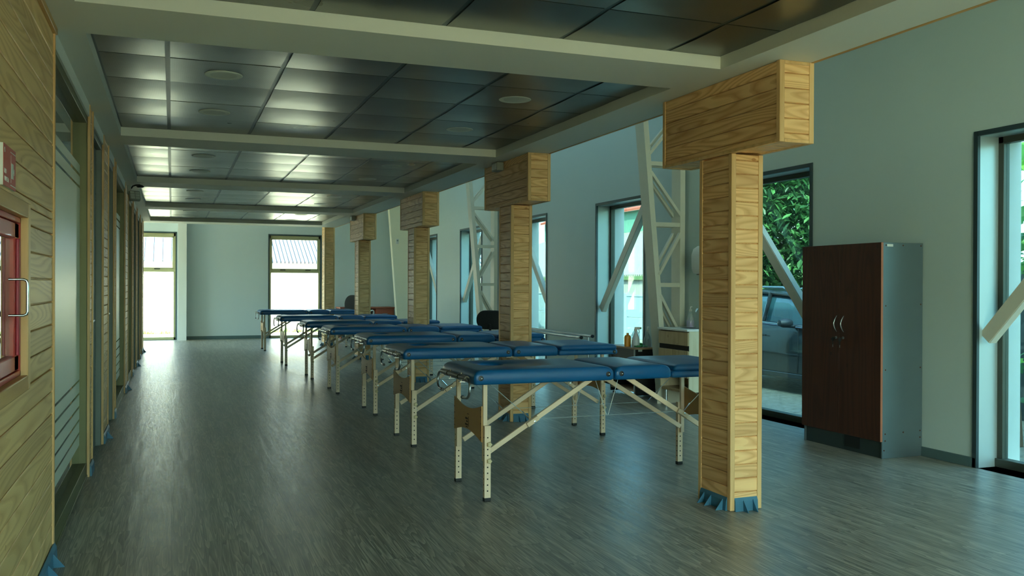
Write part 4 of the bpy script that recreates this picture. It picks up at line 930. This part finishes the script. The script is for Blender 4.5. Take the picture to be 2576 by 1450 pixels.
for s in (-1, 1):
    pl = MB()
    pl.tube([(s * .80, -1.0, .965), (s * .735, -.57, 1.26), (s * .69, -.22, 1.39), (s * .68, .4, 1.43), (s * .68, 1.1, 1.41), (s * .69, 1.6, 1.27)], .028, 8); pl.tube([(s * .76, .28, .99), (s * .69, .2, 1.42)], .03, 8); pl.tube([(s * .76, 1.15, 1.0), (s * .69, 1.1, 1.4)], .03, 8)
    pl.build('pillars', 'car', o, smooth=True)
    MB().tube([(s * .63, -.1, 1.46), (s * .63, .0, 1.495), (s * .63, .9, 1.505), (s * .63, 1.35, 1.45)], .017, 8).build('roof_rail', 'steel', o, smooth=True)
    MB().tube([(s * .855, -.9, .955), (s * .83, .3, .985), (s * .83, 1.6, 1.01)], .012, 8).build('belt_moulding', 'steel', o, smooth=True)
    mr = MB(); TT = T3(s * .98, -.50, 1.0)
    mr.lathe([(.001, -.11), (.05, -.10), (.075, -.04), (.078, .04), (.05, .1), (.001, .11)], 16, TT @ Ry(PI / 2) , sx=.85, sy=.9); mr.tube([(s * .84, -.52, .95), (s * .95, -.51, .96)], .025, 8)
    mr.build('wing_mirror', 'blacktrim', o, smooth=True)
    MB().box(min(s * .86, s * .80), max(s * .86, s * .80), -1.0, 1.1, .22, .29).build('sill', 'blacktrim', o, bevel=.01)
    cs = MB(); cs.tube([(s * .857, -.6, .3), (s * .862, -.62, .6), (s * .84, -.6, .93)], .004, 6); cs.tube([(s * .857, .33, .3), (s * .862, .34, .6), (s * .84, .3, .96)], .004, 6); cs.build('door_gap', 'black', o)
    MB().tube([(s * .87, .08, .80), (s * .885, .14, .81), (s * .885, .24, .81), (s * .87, .3, .80)], .012, 8).build('door_handle', 'car', o, smooth=True)
    for yy in (-1.25, 1.28):
        wh = MB().lathe([(.001, -.1), (.25, -.1), (.31, -.08), (.315, 0), (.31, .08), (.25, .1), (.001, .1)], 28, T3(s * .77, yy, .315) @ Ry(PI / 2)).build('wheel', 'tyre', o, smooth=True)
        MB().lathe([(.001, -.104), (.2, -.104), (.21, -.1), (.21, .1), (.2, .104), (.001, .104)], 20, T3(s * .77, yy, .315) @ Ry(PI / 2)).build('rim', 'steel', wh, smooth=True)
# vine and fence beyond the rightmost window
o = empty('timber_fence', (9.0, 6.6, -.25), 'dark fence beyond the rightmost window', 'fence')
for k in range(14): MB().box(-.02, .02, -2.1 + k * .3, -1.815 + k * .3, 0, 1.7 + .02 * (k % 2)).build('board', 'fence', o)
MB().box(.02, .06, -2.1, 2.1, .3, .4).box(.02, .06, -2.1, 2.1, 1.3, 1.4).build('rail', 'fence', o)
o = empty('grape_vine', (7.5, 6.2, -.25), 'big leaved green vine hanging outside the rightmost window', 'vine')
MB().tube([(0, 0, 0), (.05, .1, .9), (-.05, .05, 1.8), (.0, .3, 2.9)], .04, 8, rs=[.05, .04, .035, .02]).build('stem', 'bark', o, smooth=True)
m = MB()
def vleaf(p, s):
    T = T3(*p) @ Rz(random.uniform(-.9, .9)) @ Ry(random.uniform(-1.2, -.3)) @ Rz(random.uniform(0, 6.28)); n = 20; vs = [(0, 0, 0)]
    for k in range(n):
        a = 2 * PI * k / n; rr = s * (.72 + .22 * math.cos(5 * a) + .06 * math.cos(10 * a)); vs.append((rr * math.cos(a), rr * math.sin(a), -.18 * rr * rr / s))
    m.add(vs, [(0, 1 + k, 1 + (k + 1) % n) for k in range(n)], T)
for k in range(620): vleaf((random.uniform(-.5, .4), random.uniform(-2.2, 1.6), random.uniform(1.35, 3.4)), random.uniform(.06, .13))
for k in range(60): vleaf((random.uniform(-.3, .3), random.uniform(-1.5, 1.2), random.uniform(.3, .95)), random.uniform(.05, .09))
m.build('foliage', 'vine', o, smooth=True, angle=180)

# ------------------------------------------------------------------ light
w = bpy.data.worlds.new('world'); scn.world = w; w.use_nodes = True; nt = w.node_tree; nt.nodes.clear()
sky = nt.nodes.new('ShaderNodeTexSky'); sky.sky_type = 'NISHITA'; sky.sun_disc = False; sky.sun_elevation = math.radians(48); sky.sun_rotation = math.radians(215); sky.air_density = 1.0; sky.dust_density = 3.; sky.ozone_density = 1.
mx = nt.nodes.new('ShaderNodeMix'); mx.data_type = 'RGBA'; mx.blend_type = 'MULTIPLY'; mx.inputs[0].default_value = 1.; mx.inputs[7].default_value = (.76, 1.0, .93, 1)
bg = nt.nodes.new('ShaderNodeBackground'); bg.inputs[1].default_value = .5; ow = nt.nodes.new('ShaderNodeOutputWorld')
nt.links.new(sky.outputs[0], mx.inputs[6]); nt.links.new(mx.outputs[2], bg.inputs[0]); nt.links.new(bg.outputs[0], ow.inputs[0])
sl = bpy.data.lights.new('sun', 'SUN'); sl.energy = 5.5; sl.angle = math.radians(.6); sl.color = (1., .93, .74)
so = bpy.data.objects.new('sun', sl); COL.objects.link(so)
so.rotation_euler = V((.48, .60, -.64)).to_track_quat('-Z', 'Y').to_euler()
def portal(name, loc, direction, sx, sy):
    l = bpy.data.lights.new(name, 'AREA'); l.shape = 'RECTANGLE'; l.size = sx; l.size_y = sy; l.cycles.is_portal = True
    o = bpy.data.objects.new(name, l); COL.objects.link(o); o.location = loc
    z = -V(direction).normalized(); up = V((0, 0, 1)) if abs(z.z) < .9 else V((0, 1, 0)); x = up.cross(z).normalized(); yv = z.cross(x)
    o.matrix_world = Matrix.Translation(loc) @ Matrix((x, yv, z)).transposed().to_4x4()
for a, b in WIN: portal('window_portal', (XRO + .05, (a + b) / 2, WZ / 2), (-1, 0, 0), b - a, WZ)
for a, b in FW: portal('window_portal', ((a + b) / 2, YF + .3, 1.2), (0, -1, 0), b - a, 2.4)
portal('window_portal', (1.625, YB - .3, 2.05), (0, 1, 0), 4.15, 3.9)
portal('window_portal', (-3.45, 19.75, 1.2), (1, 0, 0), 2.9, 2.2)
#portal('skylight_portal', ((SK[0] + SK[1]) / 2, (SK[2] + SK[3]) / 2, HR + .2), (0, 0, -1), SK[1] - SK[0], SK[3] - SK[2])
vs_ = scn.view_settings; vs_.view_transform = 'Standard'; vs_.look = 'None'; vs_.gamma = 1; vs_.use_curve_mapping = False; vs_.exposure = 2.12
scn.cycles.max_bounces = 10; scn.cycles.diffuse_bounces = 5; scn.cycles.glossy_bounces = 4; scn.cycles.transparent_max_bounces = 16
scn.cycles.sample_clamp_indirect = 8.; scn.cycles.use_denoising = True; scn.cycles.caustics_reflective = False; scn.cycles.caustics_refractive = False
